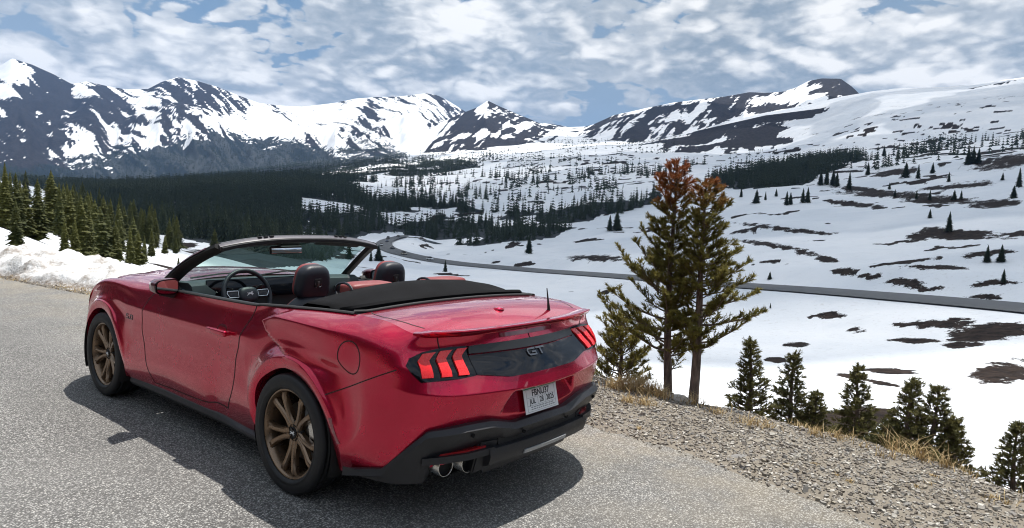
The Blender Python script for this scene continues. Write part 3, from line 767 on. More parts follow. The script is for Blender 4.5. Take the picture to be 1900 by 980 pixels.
def build_stations():
    S = []
    zf = [.20, .24, .34, .46, .58, .70, .78, .83]
    S.append([(0.0, y, z) for y, z in zip([3.60, 3.60, 3.63, 3.64, 3.62, 3.58, 3.54, 3.45], zf)])
    S.append([(0.45 - (.02 if k == 7 else 0), y, z) for k, (y, z) in enumerate(zip([3.53, 3.53, 3.57, 3.58, 3.56, 3.52, 3.47, 3.38], zf))])
    S.append(list(zip([.74, .74, .77, .79, .79, .77, .74, .68], [3.32, 3.32, 3.35, 3.35, 3.33, 3.30, 3.24, 3.15], [.2, .24, .34, .48, .60, .73, .81, .865])))
    th = np.radians([-15, 20, 55, 90, 125, 160, 195])
    # front arch
    Cy = [.47, .45, .27, 0, -.27, -.46, -.55]; Cz = [.38, .58, .785, .838, .79, .64, .50]
    Dy = [.46, .43, .25, 0, -.26, -.46, -.57]; Dz = [.56, .71, .838, .876, .86, .79, .72]
    Ey = [.43, .38, .22, 0, -.24, -.44, -.58]; Ez = [.69, .79, .88, .912, .91, .88, .855]
    Gy = [.38, .32, .20, 0, -.22, -.42, -.62]; Gz = [.78, .85, .92, .946, .95, .945, .935]
    Fy = [.32, .26, .16, 0, -.20, -.42, -.68]; Fz = [.845, .89, .945, .966, .974, .978, .982]; Fw = [.70, .735, .765, .785, .80, .815, .828]
    for i, t in enumerate(th):
        R = .381 + .035 * sstep(2.6, 3.4, t)
        a = (AXLE_F + R * math.cos(t), .344 + R * math.sin(t))
        a2 = (AXLE_F + (R + .022) * math.cos(t), .344 + (R + .022) * math.sin(t))
        b = (AXLE_F + (R + .062) * math.cos(t), .344 + (R + .062) * math.sin(t))
        if i in (0, 6):
            sg = 1 if i == 0 else -1
            a2 = (a[0] + sg * .022, a[1] + .032); b = (a[0] + sg * .055, a[1] + .105)
        ys = [a[0], a2[0], b[0], AXLE_F + Cy[i], AXLE_F + Dy[i], AXLE_F + Ey[i], AXLE_F + Gy[i], AXLE_F + Fy[i]]
        zs = [a[1], a2[1], b[1], Cz[i], Dz[i], Ez[i], Gz[i], Fz[i]]
        S.append(side_station(ys, zs, (.010, .016, .014, 0, 0, 0, 0, 0), Fw[i]))
    def cut(tab, zs): return [float(np.interp(z, tab[0], tab[1])) for z in zs]
    z = [.235, .275, .365, .56, .74, .85, .93, .985]; S.append(side_station(cut(DOOR_F, z), z, (0, 0, .004, -.004, 0, 0, 0, 0), .846))
    z = [.235, .285, .385, .57, .745, .86, .935, .985]; S.append(side_station([1.45] * 8, z, (0, 0, .004, -.006, 0, 0, 0, 0), .850))
    z = [.235, .30, .41, .58, .75, .87, .94, .994]; S.append(side_station([1.02] * 8, z, (0, 0, .004, -.006, 0, 0, 0, 0), .853))
    z = [.235, .32, .445, .60, .76, .885, .955, 1.011]; S.append(side_station(cut(DOOR_R, z), z, (0, 0, .004, -.004, 0, 0, 0, 0), .853))
    Cy = [.50, .46, .275, 0, -.275, -.455, -.54]; Cz = [.47, .63, .80, .85, .80, .66, .46]
    Dy = [.545, .47, .26, 0, -.26, -.455, -.56]; Dz = [.74, .80, .872, .90, .875, .80, .72]
    Ey = [.525, .45, .26, 0, -.26, -.455, -.56]; Ez = [.895, .912, .94, .955, .945, .915, .885]
    Gy = [.50, .42, .245, 0, -.24, -.44, -.55]; Gz = [.965, .977, .998, 1.014, 1.014, 1.006, .995]
    Fy = [.45, .37, .21, 0, -.21, -.40, -.53]; Fz = [1.017, 1.024, 1.036, 1.050, 1.060, 1.065, 1.063]; Fw = [.852, .850, .845, .832, .808, .788, .780]
    for i, t in enumerate(th):
        R = .377 + .05 * sstep(2.2, 3.4, t) - .02 * sstep(.2, -.3, t)
        ys, zs = [], []
        for k, dR in enumerate((0, .022, .066)):
            ys.append((R + dR) * math.cos(t)); zs.append(.344 + (R + dR) * math.sin(t))
        if i in (0, 6):
            sg = 1 if i == 0 else -1
            ys[1:] = [ys[0] + sg * .022, ys[0] + sg * .055]; zs[1:] = [zs[0] + .035, zs[0] + .12]
        ys += [Cy[i], Dy[i], Ey[i], Gy[i], Fy[i]]; zs += [Cz[i], Dz[i], Ez[i], Gz[i], Fz[i]]
        fl = 1.0 - .6 * sstep(2.6, 3.3, t)
        hb = sstep(.42, .1, Ey[i])
        S.append(side_station(ys, zs, (.016 * fl, .026 * fl, .030 * fl, .004, .004, .03 * hb, .045 * hb, 0), Fw[i]))
    S.append(list(zip([.865, .875, .90, .91, .914, .912, .885, .777], [-.70] * 7 + [-.68], [.30, .335, .47, .62, .765, .88, .985, 1.053])))
    S.append(list(zip([.80, .81, .83, .845, .855, .845, .818, .768], [-.82, -.83, -.85, -.86, -.855, -.835, -.815, -.825], [.32, .35, .48, .63, .745, .86, .955, 1.022])))
    S.append(list(zip([.66, .665, .68, .70, .715, .71, .69, .665], [-.92, -.93, -.955, -.98, -.99, -.94, -.868, -.885], [.34, .37, .50, .63, .725, .835, .945, 1.011])))
    S.append([(.48, y, z) for y, z in zip([-.97, -.98, -1.01, -1.045, -1.065, -1.018, -.905, -.915], [.36, .39, .50, .62, .715, .81, .95, 1.004])])
    S.append([(.25, y, z) for y, z in zip([-1.0, -1.01, -1.04, -1.07, -1.105, -1.078, -.94, -.932], [.38, .41, .5, .61, .705, .785, .958, 1.001])])
    S.append([(0., y, z) for y, z in zip([-1.0, -1.01, -1.05, -1.075, -1.12, -1.092, -.955, -.938], [.38, .41, .5, .61, .70, .78, .96, 1.0])])
    return np.array(S)          # (stations, 8, 3)

BODY_SUB_V = 11
def sub_u(i):      # samples between control station i and i+1
    return 22 if i >= 20 or 13 <= i <= 15 else 9
def body_shell():
    S = build_stations(); n = len(S)
    mir = lambda s: s * np.array([-1, 1, 1])
    X = np.concatenate([mir(S[1:3][::-1]), S, mir(S[n - 3:n - 1][::-1])])
    ch = np.linalg.norm(np.diff(X, axis=0), axis=2).mean(1)
    uk = np.concatenate([[0], np.cumsum(ch)])
    us = []
    for i in range(2, n + 1):
        us += list(np.linspace(uk[i], uk[i + 1], sub_u(i - 2), endpoint=False))
    us.append(uk[n + 1])
    us = np.array(us)
    U = spline(uk, X, us)                              # (nu, 8, 3)
    # lower lines: the lip of each arch meets sill and bumper at a corner, so they are splined in pieces
    br = [0, 5, 11, 16, 22, len(uk) - 1]
    for k in range(3):
        for a, b in zip(br[:-1], br[1:]):
            m = (us >= uk[a] - 1e-9) & (us <= uk[b] + 1e-9)
            U[m, k] = spline(uk[a:b + 1], X[a:b + 1, k], us[m])
    # fair the upper lines along the car so reflections run smoothly
    D2 = (us[:, None] - us[None, :]) ** 2
    yv = U[:, 4, 1]
    sig = .02 + .105 * sstep(-.55, -.25, yv) * (1 - sstep(2.95, 3.25, yv))
    Wt = np.exp(-D2 / (2 * sig[:, None] ** 2)) * np.gradient(us)[None, :]
    Wt /= Wt.sum(1, keepdims=True)
    for k in range(3, 8):
        U[:, k, 0] = (Wt @ U[:, k, 0]) * np.where(us > us[0] + .01, 1, 1); 
        U[:, k, 2] = Wt @ U[:, k, 2]
    U[0, :, 0] = 0; U[-1, :, 0] = 0
    out = []
    for col in U:
        c = np.linalg.norm(np.diff(col, axis=0), axis=1); vk = np.concatenate([[0], np.cumsum(c)])
        vs = np.concatenate([np.linspace(vk[k], vk[k + 1], BODY_SUB_V, endpoint=False) for k in range(7)] + [[vk[7]]])
        full = spline(vk, col, vs)
        # the tail has hard feature edges: shelf lip (line 4) and lamp base (line 5)
        cw = float(sstep(-.60, -.84, col[4, 1]))
        if cw > 0:
            cr = full.copy()
            for a, b in ((0, 4), (4, 5), (5, 7)):
                m = (vs >= vk[a] - 1e-9) & (vs <= vk[b] + 1e-9)
                cr[m] = spline(vk[a:b + 1], col[a:b + 1], vs[m])
            full = full * (1 - cw) + cr * cw
        out.append(full)
    G = np.array(out)                                   # (nu, nv, 3), w positive
    w, y, z = G[..., 0], G[..., 1], G[..., 2]
    # rear haunch: a bulge that starts at a slanted edge behind the door
    yf = np.interp(z, [.74, .80, .87, .95, 1.03], [-.05, .08, .27, .37, .12])
    h = sstep(0.0, .045, yf - y) * sstep(.76, .86, z) * (1 - .9 * sstep(-.30, -.72, y)) * (y > -1)
    G[..., 0] += .046 * h * np.minimum(1, np.maximum(0, (1.055 - z) / .06))
    # the arch flare is a flat band that stands proud of the body around it
    vi = np.arange(G.shape[1])[None, :]; iB = 2 * BODY_SUB_V
    prof = np.where(vi <= iB, 1.0, np.clip(1 - (vi - iB) / 2.2, 0, 1) ** 1.5)
    uu = np.asarray(us)[:, None]
    for a0, a1, amp in ((5, 11, .007), (16, 22, .012)):
        G[..., 0] += amp * prof * sstep(uk[a0], uk[a0 + 1], uu) * sstep(uk[a1], uk[a1 - 1], uu)
    # soft upper character line along fender and door
    zc = np.interp(y, [.3, .6, 1.0, 2.0, 2.6, 3.0], [.84, .815, .805, .80, .82, .80])
    wy = sstep(.40, .62, y) * (1 - sstep(2.7, 3.0, y))
    G[..., 0] += wy * (.007 * np.exp(-((z - zc) / .035) ** 2) - .008 * np.exp(-((z - zc + .085) / .05) ** 2))
    # number-plate recess in the tail
    zc = np.clip((z - .50) / .19, 0, 1)
    half = .385 - .10 * zc
    m = sstep(half, half - .022, np.abs(G[..., 0])) * sstep(.698, .682, z) * sstep(.47, .50, z) * (y < -.9)
    G[..., 1] = y * (1 - m) + m * np.maximum(y, -1.045 + (z - .6137) * .237)
    return G, us, uk
SHELL, SHELL_U, SHELL_K = body_shell()
ROW = np.concatenate([[0], np.cumsum([sub_u(i) for i in range(26)])])    # row of each control station
NU, NV = SHELL.shape[:2]

def grid_normals(G):
    du = np.gradient(G, axis=0); dv = np.gradient(G, axis=1)
    N = np.cross(du, dv); N /= np.linalg.norm(N, axis=-1, keepdims=True) + 1e-12
    return N

# deck lid, hood as height fields that meet the shell's top edge
def edge_w(y):   # half width of the top edge of the shell along the rear
    return np.interp(y, [-.80, -.775, -.665, -.53, -.40, -.21, 0, .21, .37], [.72, .757, .777, .780, .788, .808, .832, .845, .850])
def deck_z(x, y):
    zc = spline([-.96, -.90, -.80, -.665, -.53, -.40, -.2], [1.004, 1.016, 1.040, 1.068, 1.083, 1.092, 1.10], y)
    return zc - (.034 + 0 * y) * (np.abs(x) / .78) ** 2.4
# ------------------------------------------------------------------ car materials
def make_paint():
    t = NT('candy_red_paint')
    co = t.coord('Object')
    dust = t.noise(co, 4.0, 6.0, 0.65)
    col = t.mix(t.ramp(dust, .3, .7), (.53, .002, .038), (.58, .004, .046))
    b = t.bsdf(col, t.ramp(dust, .3, .7, .25, .28), 0.78)
    b.inputs['Coat Weight'].default_value = 1.0
    b.inputs['Coat IOR'].default_value = 1.45
    t.set(b.inputs['Coat Roughness'], t.ramp(dust, .35, .75, .012, .03))
    return t.m
def make_glass(name, col, rough=0.0):
    t = NT(name)
    g = t.n('ShaderNodeBsdfGlass'); g.inputs['IOR'].default_value = 1.01; t.set(g.inputs['Color'], col); g.inputs['Roughness'].default_value = rough
    tr = t.n('ShaderNodeBsdfTransparent'); t.set(tr.inputs['Color'], col)
    gl = t.n('ShaderNodeBsdfGlossy'); gl.inputs['Roughness'].default_value = 0.02; t.set(gl.inputs['Color'], (.9, 1, .98))
    fr = t.n('ShaderNodeFresnel'); fr.inputs['IOR'].default_value = 1.5
    mx = t.n('ShaderNodeMixShader')
    t.t.links.new(fr.outputs[0], mx.inputs[0]); t.t.links.new(tr.outputs[0], mx.inputs[1]); t.t.links.new(gl.outputs[0], mx.inputs[2])
    t.t.links.new(mx.outputs[0], t.out.inputs[0])
    return t.m
def make_fabric(name, col, scale=700.0):
    t = NT(name); co = t.coord('Object')
    w = t.noise(co, scale, 2.0); big = t.noise(co, 9.0, 4.0)
    c = t.mix(big, tuple(x * .75 for x in col), tuple(x * 1.3 for x in col))
    t.bsdf(c, .92, 0.0, t.bump(w, .35, .002), Specular_IOR_Level=.12)
    return t.m
M_PAINT = make_paint()
M_CLAD = plain('black_textured_plastic', (.012, .013, .017), .45, bumpy=.25, bscale=900, var=.2)
M_BLACK = plain('matt_black_plastic', (.010, .010, .011), .7)
M_GLOSS = plain('piano_black', (.003, .0035, .006), .07, Specular_IOR_Level=.38, var=.05)
M_RUBBER = plain('tyre_rubber', (.010, .0105, .0125), .6, bumpy=.15, bscale=300, var=.2)
M_BRONZE = plain('bronze_wheel_paint', (.215, .145, .094), .30, .8, Coat_Weight=.35, Coat_Roughness=.15)
M_STEEL = plain('brushed_steel', (.55, .54, .52), .26, 1.0)
M_DARKSTEEL = plain('dark_brake_iron', (.12, .115, .11), .45, .9)
M_CHROME = plain('satin_chrome', (.75, .76, .78), .15, 1.0, var=.04)
M_LENS = plain('red_lamp_lens', (.78, .007, .010), .28, var=.12, scale=60, Coat_Weight=.35, Coat_Roughness=.05)
M_REFL = plain('red_reflector', (.42, .012, .016), .18, Coat_Weight=.8)
M_LEATHER = plain('black_leather', (.012, .014, .022), .42, bumpy=.3, bscale=420, var=.15)
M_REDLEATHER = plain('oxblood_leather', (.235, .040, .038), .45, bumpy=.3, bscale=420)
M_FABRIC = make_fabric('black_top_fabric', (.008, .008, .009))
M_DASH = plain('dash_plastic', (.030, .038, .042), .5, bumpy=.2, bscale=600)
M_GLASS = make_glass('tinted_windscreen', (.62, .80, .76))
M_MIRROR = plain('mirror_glass', (.80, .82, .84), .02, 1.0, var=.02)
M_PLATE = plain('paper_plate_white', (.72, .74, .75), .5, var=.03)
M_PLATEGREEN = plain('plate_green_print', (.05, .23, .11), .5, var=.5, scale=90)
M_INK = plain('black_ink', (.02, .02, .025), .5)
M_INKGREY = plain('grey_ink', (.25, .26, .28), .5)
M_WHITE = plain('white_badge', (.75, .76, .77), .35)
M_GREYSTRIP = plain('grey_reflector_lens', (.30, .31, .32), .25, var=.2)

CAR = empty('convertible_car', (0, 0, 0))
tag(CAR, 'glossy red two-door convertible parked on the asphalt with its roof folded down', 'car')

# ------------------------------------------------------------------ painted panels
SN = grid_normals(SHELL)
if SN[ROW[12], 30, 0] < 0: SN = -SN
def shell_panel(name, r0, r1, v0=0, v1=NV - 1, sides=(-1, 1), mat=None):
    objs = []
    Vs, Fs, Ns, k = [], [], [], 0
    for s in sides:
        G = SHELL[r0:r1 + 1, v0:v1 + 1] * np.array([s, 1, 1]); Nn = SN[r0:r1 + 1, v0:v1 + 1] * np.array([s, 1, 1])
        n, m = G.shape[:2]
        Vs.append(G.reshape(-1, 3)); Ns.append(Nn.reshape(-1, 3)); Fs.append(grid_faces(n, m, flip=(s > 0)) + k); k += n * m
    V = np.concatenate(Vs); F = np.concatenate(Fs); Nv = np.concatenate(Ns)
    # orient faces with the normals
    f = F[len(F) // 2]; fn = np.cross(V[f[1]] - V[f[0]], V[f[2]] - V[f[0]])
    if fn @ Nv[f[0]] < 0: F = F[:, ::-1]
    o = mesh_np(name, V, F, mat or M_PAINT, CAR)
    o.data.normals_split_custom_set_from_vertices([tuple(v) for v in Nv])
    return o
L_A2 = BODY_SUB_V * 1
shell_panel('front_bumper', 0, ROW[3])
for s in (-1, 1):
    shell_panel('front_fender', ROW[3], ROW[10], sides=(s,))
    shell_panel('door', ROW[10], ROW[13], v0=L_A2, sides=(s,))
    shell_panel('sill_panel', ROW[10], ROW[13], v1=L_A2, sides=(s,))
    shell_panel('quarter_panel', ROW[13], ROW[21], sides=(s,))
shell_panel('rear_bumper', ROW[21], ROW[26])

# collision tree of the whole skin for parts that lie on it
_V = np.concatenate([(SHELL * np.array([s, 1, 1])).reshape(-1, 3) for s in (-1, 1)])
_F = np.concatenate([grid_faces(NU, NV), grid_faces(NU, NV) + NU * NV])
SKIN = BVHTree.FromPolygons([tuple(v) for v in _V], [tuple(f) for f in _F])
_Nall = np.concatenate([(SN * np.array([s, 1, 1])).reshape(-1, 3) for s in (-1, 1)])
def cast(o, d):
    hit, nrm, idx, dist = SKIN.ray_cast(Vector(o), Vector(d))
    if hit is None:
        near = SKIN.find_nearest(Vector(o) + Vector(d) * 2.0)
        hit, nrm = near[0], near[1]
    if nrm.dot(Vector(d)) > 0: nrm = -nrm
    return hit, nrm
def on_rear(x, z):
    if abs(x) < .03:                       # the two halves meet here; the surface is flat across
        h, n = cast((.03, -3, z), (0, 1, 0))
        return Vector((x, h.y, h.z)), Vector((0, n.y, n.z)).normalized()
    return cast((x, -3, z), (0, 1, 0))
def on_side(y, z, s=-1): return cast((3 * s, y, z), (-s, 0, 0))

def conform(name, poly, mat, parent, where='rear', side=-1, off=0.004, depth=0.006, step=0.03, rnd=False):
    """a slab whose outline poly lies in the (x,z) or (y,z) plane, bent onto the skin"""
    bm = bmesh.new()
    vs = [bm.verts.new((a, b, 0)) for a, b in poly]
    f = bm.faces.new(vs)
    a0, a1 = min(p[0] for p in poly), max(p[0] for p in poly); b0, b1 = min(p[1] for p in poly), max(p[1] for p in poly)
    for k in range(1, int((a1 - a0) / step) + 1):
        bmesh.ops.bisect_plane(bm, geom=bm.verts[:] + bm.edges[:] + bm.faces[:], plane_co=(a0 + k * step, 0, 0), plane_no=(1, 0, 0))
    for k in range(1, int((b1 - b0) / step) + 1):
        bmesh.ops.bisect_plane(bm, geom=bm.verts[:] + bm.edges[:] + bm.faces[:], plane_co=(0, b0 + k * step, 0), plane_no=(0, 1, 0))
    bm.verts.ensure_lookup_table()
    info = {}
    for v in bm.verts:
        h, n = on_rear(v.co.x, v.co.y) if where == 'rear' else on_side(v.co.x, v.co.y, side)
        info[v] = (h + n * off, n)
    tops = list(bm.faces); bound = [e for e in bm.edges if len(e.link_faces) == 1]
    low = {v: bm.verts.new(info[v][0] - info[v][1] * (depth + off)) for v in {v for e in bound for v in e.verts}}
    for e in bound:
        a, b = e.verts
        bm.faces.new((a, b, low[b], low[a]))
    for v in info: v.co = info[v][0]
    o = bm_obj(name, bm, mat, parent, smooth=True, angle=35)
    return o
def mirx(poly): return [(-a, b) for a, b in poly][::-1]

def ribbon(name, pts, width, mat, parent, lift=0.0012):
    """thin strip along skin points [(pos, normal)]"""
    P = [p for p, n in pts]; bm = bmesh.new(); prev = None
    for i, (p, n) in enumerate(pts):
        t = (P[min(i + 1, len(P) - 1)] - P[max(i - 1, 0)]).normalized(); b = n.cross(t).normalized()
        row = (bm.verts.new(p + n * lift + b * width / 2), bm.verts.new(p + n * lift - b * width / 2))
        if prev: bm.faces.new((prev[0], prev[1], row[1], row[0]))
        prev = row
    return bm_obj(name, bm, mat, parent, smooth=True)
def grid_pts(rows, cols, s):
    return [(Vector(SHELL[r, c] * np.array([s, 1, 1])), Vector(SN[r, c] * np.array([s, 1, 1]))) for r, c in zip(rows, cols)]
for s in (-1, 1):
    vs = list(range(L_A2, NV))
    pts = grid_pts([ROW[10]] * len(vs), vs, s)[::-1] + grid_pts(range(ROW[10], ROW[13] + 1), [L_A2] * (ROW[13] - ROW[10] + 1), s)[1:] + grid_pts([ROW[13]] * len(vs), vs, s)[1:]
    ribbon('door_gap', pts, .0075, M_BLACK, CAR)
    seam = [(-.352, .645), (-.40, .667), (-.47, .698), (-.58, .745), (-.69, .793), (-.76, .825), (-.815, .85)]
    pts = [on_side(float(np.interp(k, range(7), [q[0] for q in seam])), float(np.interp(k, range(7), [q[1] for q in seam])), s) for k in np.linspace(0, 6, 30)]
    ribbon('bumper_seam', pts, .006, M_BLACK, CAR)
# fuel filler door: round lid with a dark gap ring
fy, fz, fr = -.522, .870, .086
ring = [on_side(fy + fr * math.cos(a) * .98, fz + fr * math.sin(a), -1) for a in np.linspace(0, 2 * PI, 49)]
ribbon('fuel_door_gap', ring, .006, M_BLACK, CAR)

# ------------------------------------------------------------------ deck lid, hood (bent patches that meet the skin's top edge)
FL = SHELL[:, -1]                    # top edge, left half uses -w
def resample(P, n):
    d = np.concatenate([[0], np.cumsum(np.linalg.norm(np.diff(P, axis=0), axis=1))]); t = np.linspace(0, d[-1], n)
    return np.stack([np.interp(t, d, P[:, k]) for k in range(3)], 1)
def patch(name, side, rear, front_y, front_z, nx, ny, mat, bulge=None):
    """Coons patch: side edge (front->rear, w>0), rear edge (corner->centre), straight-ish front edge"""
    S = resample(side, ny); Rr = resample(rear, nx // 2 + 1)
    full_rear = np.concatenate([Rr * [1, 1, 1], (Rr[::-1] * [-1, 1, 1])[1:]])           # right corner -> left corner
    n = len(full_rear); s = np.linspace(1, -1, n)
    fx = S[0, 0] * s
    front = np.stack([fx, front_y(fx), front_z(fx)], 1)
    left, right = S * [-1, 1, 1], S
    u = np.linspace(0, 1, n)[:, None, None]; v = np.linspace(0, 1, ny)[None, :, None]
    C = (1 - v) * front[:, None] + v * full_rear[:, None] + (1 - u) * right[None] + u * left[None]
    C -= (1 - u) * (1 - v) * right[0] + u * (1 - v) * left[0] + (1 - u) * v * right[-1] + u * v * left[-1]
    if bulge is not None: C[..., 2] += bulge(u[..., 0], v[..., 0], C)
    V = C.reshape(-1, 3)
    return mesh_np(name, V, grid_faces(n, ny, flip=True), mat, CAR), C
rr = np.arange(NU)
selS = [r for r in range(ROW[15], ROW[22] + 1) if FL[r, 1] <= -.405]
sideE = np.concatenate([[[.788, -.40, 1.0655]], FL[selS]]); rearE = FL[ROW[22]:ROW[26] + 1]
def deck_bulge(u, v, C):
    e = (1 - np.abs(2 * u - 1) ** 2.6)
    return e * (4 * v * (1 - v)) * .020
DECK, DECKC = patch('deck_lid', sideE, rearE, lambda x: -.40 - 0 * x, lambda x: 1.0655 + .026 * (1 - (np.abs(x) / .788) ** 2.2), 41, 28, M_PAINT, deck_bulge)
selH = [r for r in range(ROW[2], ROW[10] + 1)]
# hood: from the cowl forward
hs = np.concatenate([[[.828, 1.86, .985]], FL[ROW[9]:ROW[2] - 1:-1]]); he = FL[ROW[2]::-1]
def hood_bulge(u, v, C):
    a = np.abs(2 * u - 1)
    return (1 - a ** 2.2) * (4 * v * (1 - v)) * .045 + .012 * sstep(.62, .45, a) * sstep(0, .15, v) * sstep(1, .75, v)
HOOD, HOODC = patch('hood', hs, he, lambda x: 2.12 - .26 * (np.abs(x) / .828) ** 2, lambda x: .985 + .030 * (1 - (np.abs(x) / .828) ** 2), 41, 40, M_PAINT, hood_bulge)
DTREE = BVHTree.FromPolygons([tuple(v) for v in DECKC.reshape(-1, 3)], [tuple(f) for f in grid_faces(DECKC.shape[0], DECKC.shape[1])])
def deck_at(x, y):
    h = DTREE.ray_cast(Vector((x, y, 3)), Vector((0, 0, -1)))
    return (h[0], h[1] if h[1].z > 0 else -h[1]) if h[0] is not None else None
# lid outline gap
for s in (-1, 1):
    P = [(-.405, .70), (-.45, .722), (-.55, .735), (-.66, .722), (-.745, .70), (-.80, .672)]
    pts = []
    for k in np.linspace(0, 5, 40):
        q = deck_at(s * float(np.interp(k, range(6), [a[1] for a in P])), float(np.interp(k, range(6), [a[0] for a in P])))
        if q: pts.append(q)
    ribbon('deck_lid_gap', pts, .0065, M_BLACK, CAR, lift=.0015)
    q = [on_rear(s * .660 + s * t * -.022, .998 - t * .06) for t in np.linspace(0, 1, 8)]
    ribbon('deck_lid_gap', q, .0065, M_BLACK, CAR, lift=.0015)

# spoiler lip: swept blade along the rear edge
def spoiler():
    E = resample(FL[ROW[22]:ROW[26] + 1], 40); full = np.concatenate([E * [-1, 1, 1], (E[::-1])[1:]])
    bm = bmesh.new(); prev = None; n = len(full)
    for i, p in enumerate(full):
        t = full[min(i + 1, n - 1)] - full[max(i - 1, 0)]; t /= np.linalg.norm(t)
        out = np.array([t[1], -t[0], 0]); out /= np.linalg.norm(out)
        if out[1] > 0 and abs(t[0]) > .2: out = -out
        f = min(1.0, min(i, n - 1 - i) / 4.0)
        top = f * .020; ext = .012 + f * .020
        sec = [(-.085, .0165), (-.05, .004 + top * .55), (-.012, .006 + top * .95), (ext * .9, .004 + top), (ext, -.002 + top), (ext - .012, -.012 + top * .5), (-.004, -.014)]
        row = [bm.verts.new((p[0] + out[0] * a, p[1] + out[1] * a, p[2] + b)) for a, b in sec]
        if prev:
            for k in range(len(sec) - 1): bm.faces.new((prev[k], prev[k + 1], row[k + 1], row[k]))
        prev = row
    return bm_obj('spoiler', bm, M_PAINT, CAR, smooth=True, angle=42)
SPOILER = spoiler()
# third brake light in the lip's face and round lid emblem
conform('high_brake_light', [(-.24, .962), (.24, .962), (.24, .984), (-.24, .984)], plain('dark_red_lens', (.16, .006, .014), .12, Coat_Weight=1.0), CAR, off=.0035)
h, n = deck_at(0.0, -.722)
lathe('lid_emblem', [(0.0, .001), (.010, .001), (.011, .012), (.010, .026), (.006, .032), (-.004, .034)], M_PAINT, CAR, n=32, axis='z', loc=tuple(h))
# shark-fin style whip antenna on the right of the lid
h, n = deck_at(.40, -.80)
tube('antenna', [h + Vector((0, -.002, -.002)), h + Vector((0, .006, .05)), h + Vector((.004, .024, .135))], [.011, .0065, .003], M_BLACK, CAR, n=8)

# ------------------------------------------------------------------ tail lamps and tail panel
HOUS = [(-.834, .871), (-.812, .905), (-.744, .930), (-.661, .940), (-.563, .942), (-.470, .938), (-.482, .885), (-.503, .803), (-.60, .797), (-.733, .795), (-.790, .792), (-.820, .836)]
STRIP = [[(-.747, .920), (-.673, .922), (-.727, .884), (-.736, .812), (-.784, .812), (-.782, .888)],
         [(-.645, .926), (-.570, .926), (-.629, .884), (-.645, .810), (-.698, .811), (-.685, .888)],
         [(-.540, .928), (-.474, .928), (-.528, .887), (-.548, .810), (-.607, .811), (-.583, .891)]]
for s in (-1, 1):
    lamp = conform('tail_lamp', HOUS if s < 0 else mirx(HOUS), M_GLOSS, CAR, off=.006, depth=.01)
    for st in STRIP:
        conform('lamp_bar', st if s < 0 else mirx(st), M_LENS, lamp, off=.016, depth=.004, step=.02)
PANL = [(-.479, .887), (-.500, .806), (-.293, .776), (.293, .776), (.500, .806), (.479, .887)]
PANU = [(-.466, .936), (-.478, .892), (.478, .892), (.466, .936)]
tp = conform('tail_panel', PANL, M_GLOSS, CAR, off=.008, depth=.012, step=.025)
conform('tail_panel_top', PANU, plain('satin_black', (.008, .008, .009), .35), CAR, off=.016, depth=.02, step=.025)
# panel letters built from strokes
GX, GZ, LH, LW, ST = -.088, .846, .038, .072, .009
def stroke(poly): conform('letter', poly, plain('dark_chrome', (.16, .165, .175), .22, .9) if 'dark_chrome' not in bpy.data.materials else bpy.data.materials['dark_chrome'], tp, off=.0155, depth=.006, step=.02)
def letters():
    x0, z0 = GX, GZ; x1 = x0 + LW; z1 = z0 + LH
    stroke([(x0 + .010, z1), (x0, z1 - .010), (x0, z0 + .010), (x0 + .010, z0), (x1, z0), (x1, z0 + .021), (x0 + .036, z0 + .021), (x0 + .036, z0 + .0135), (x1 - ST, z0 + .0135), (x1 - ST, z0 + .008), (x0 + .013, z0 + .008), (x0 + ST, z0 + .012), (x0 + ST, z1 - .012), (x0 + .013, z1 - .008), (x1, z1 - .008), (x1, z1)])
    x2 = x1 + .008; x3 = x2 + .078
    stroke([(x2, z1), (x2, z1 - .009), (x2 + .030, z1 - .009), (x2 + .030, z0), (x2 + .042, z0), (x2 + .042, z1 - .009), (x3, z1 - .009), (x3, z1)])
letters()

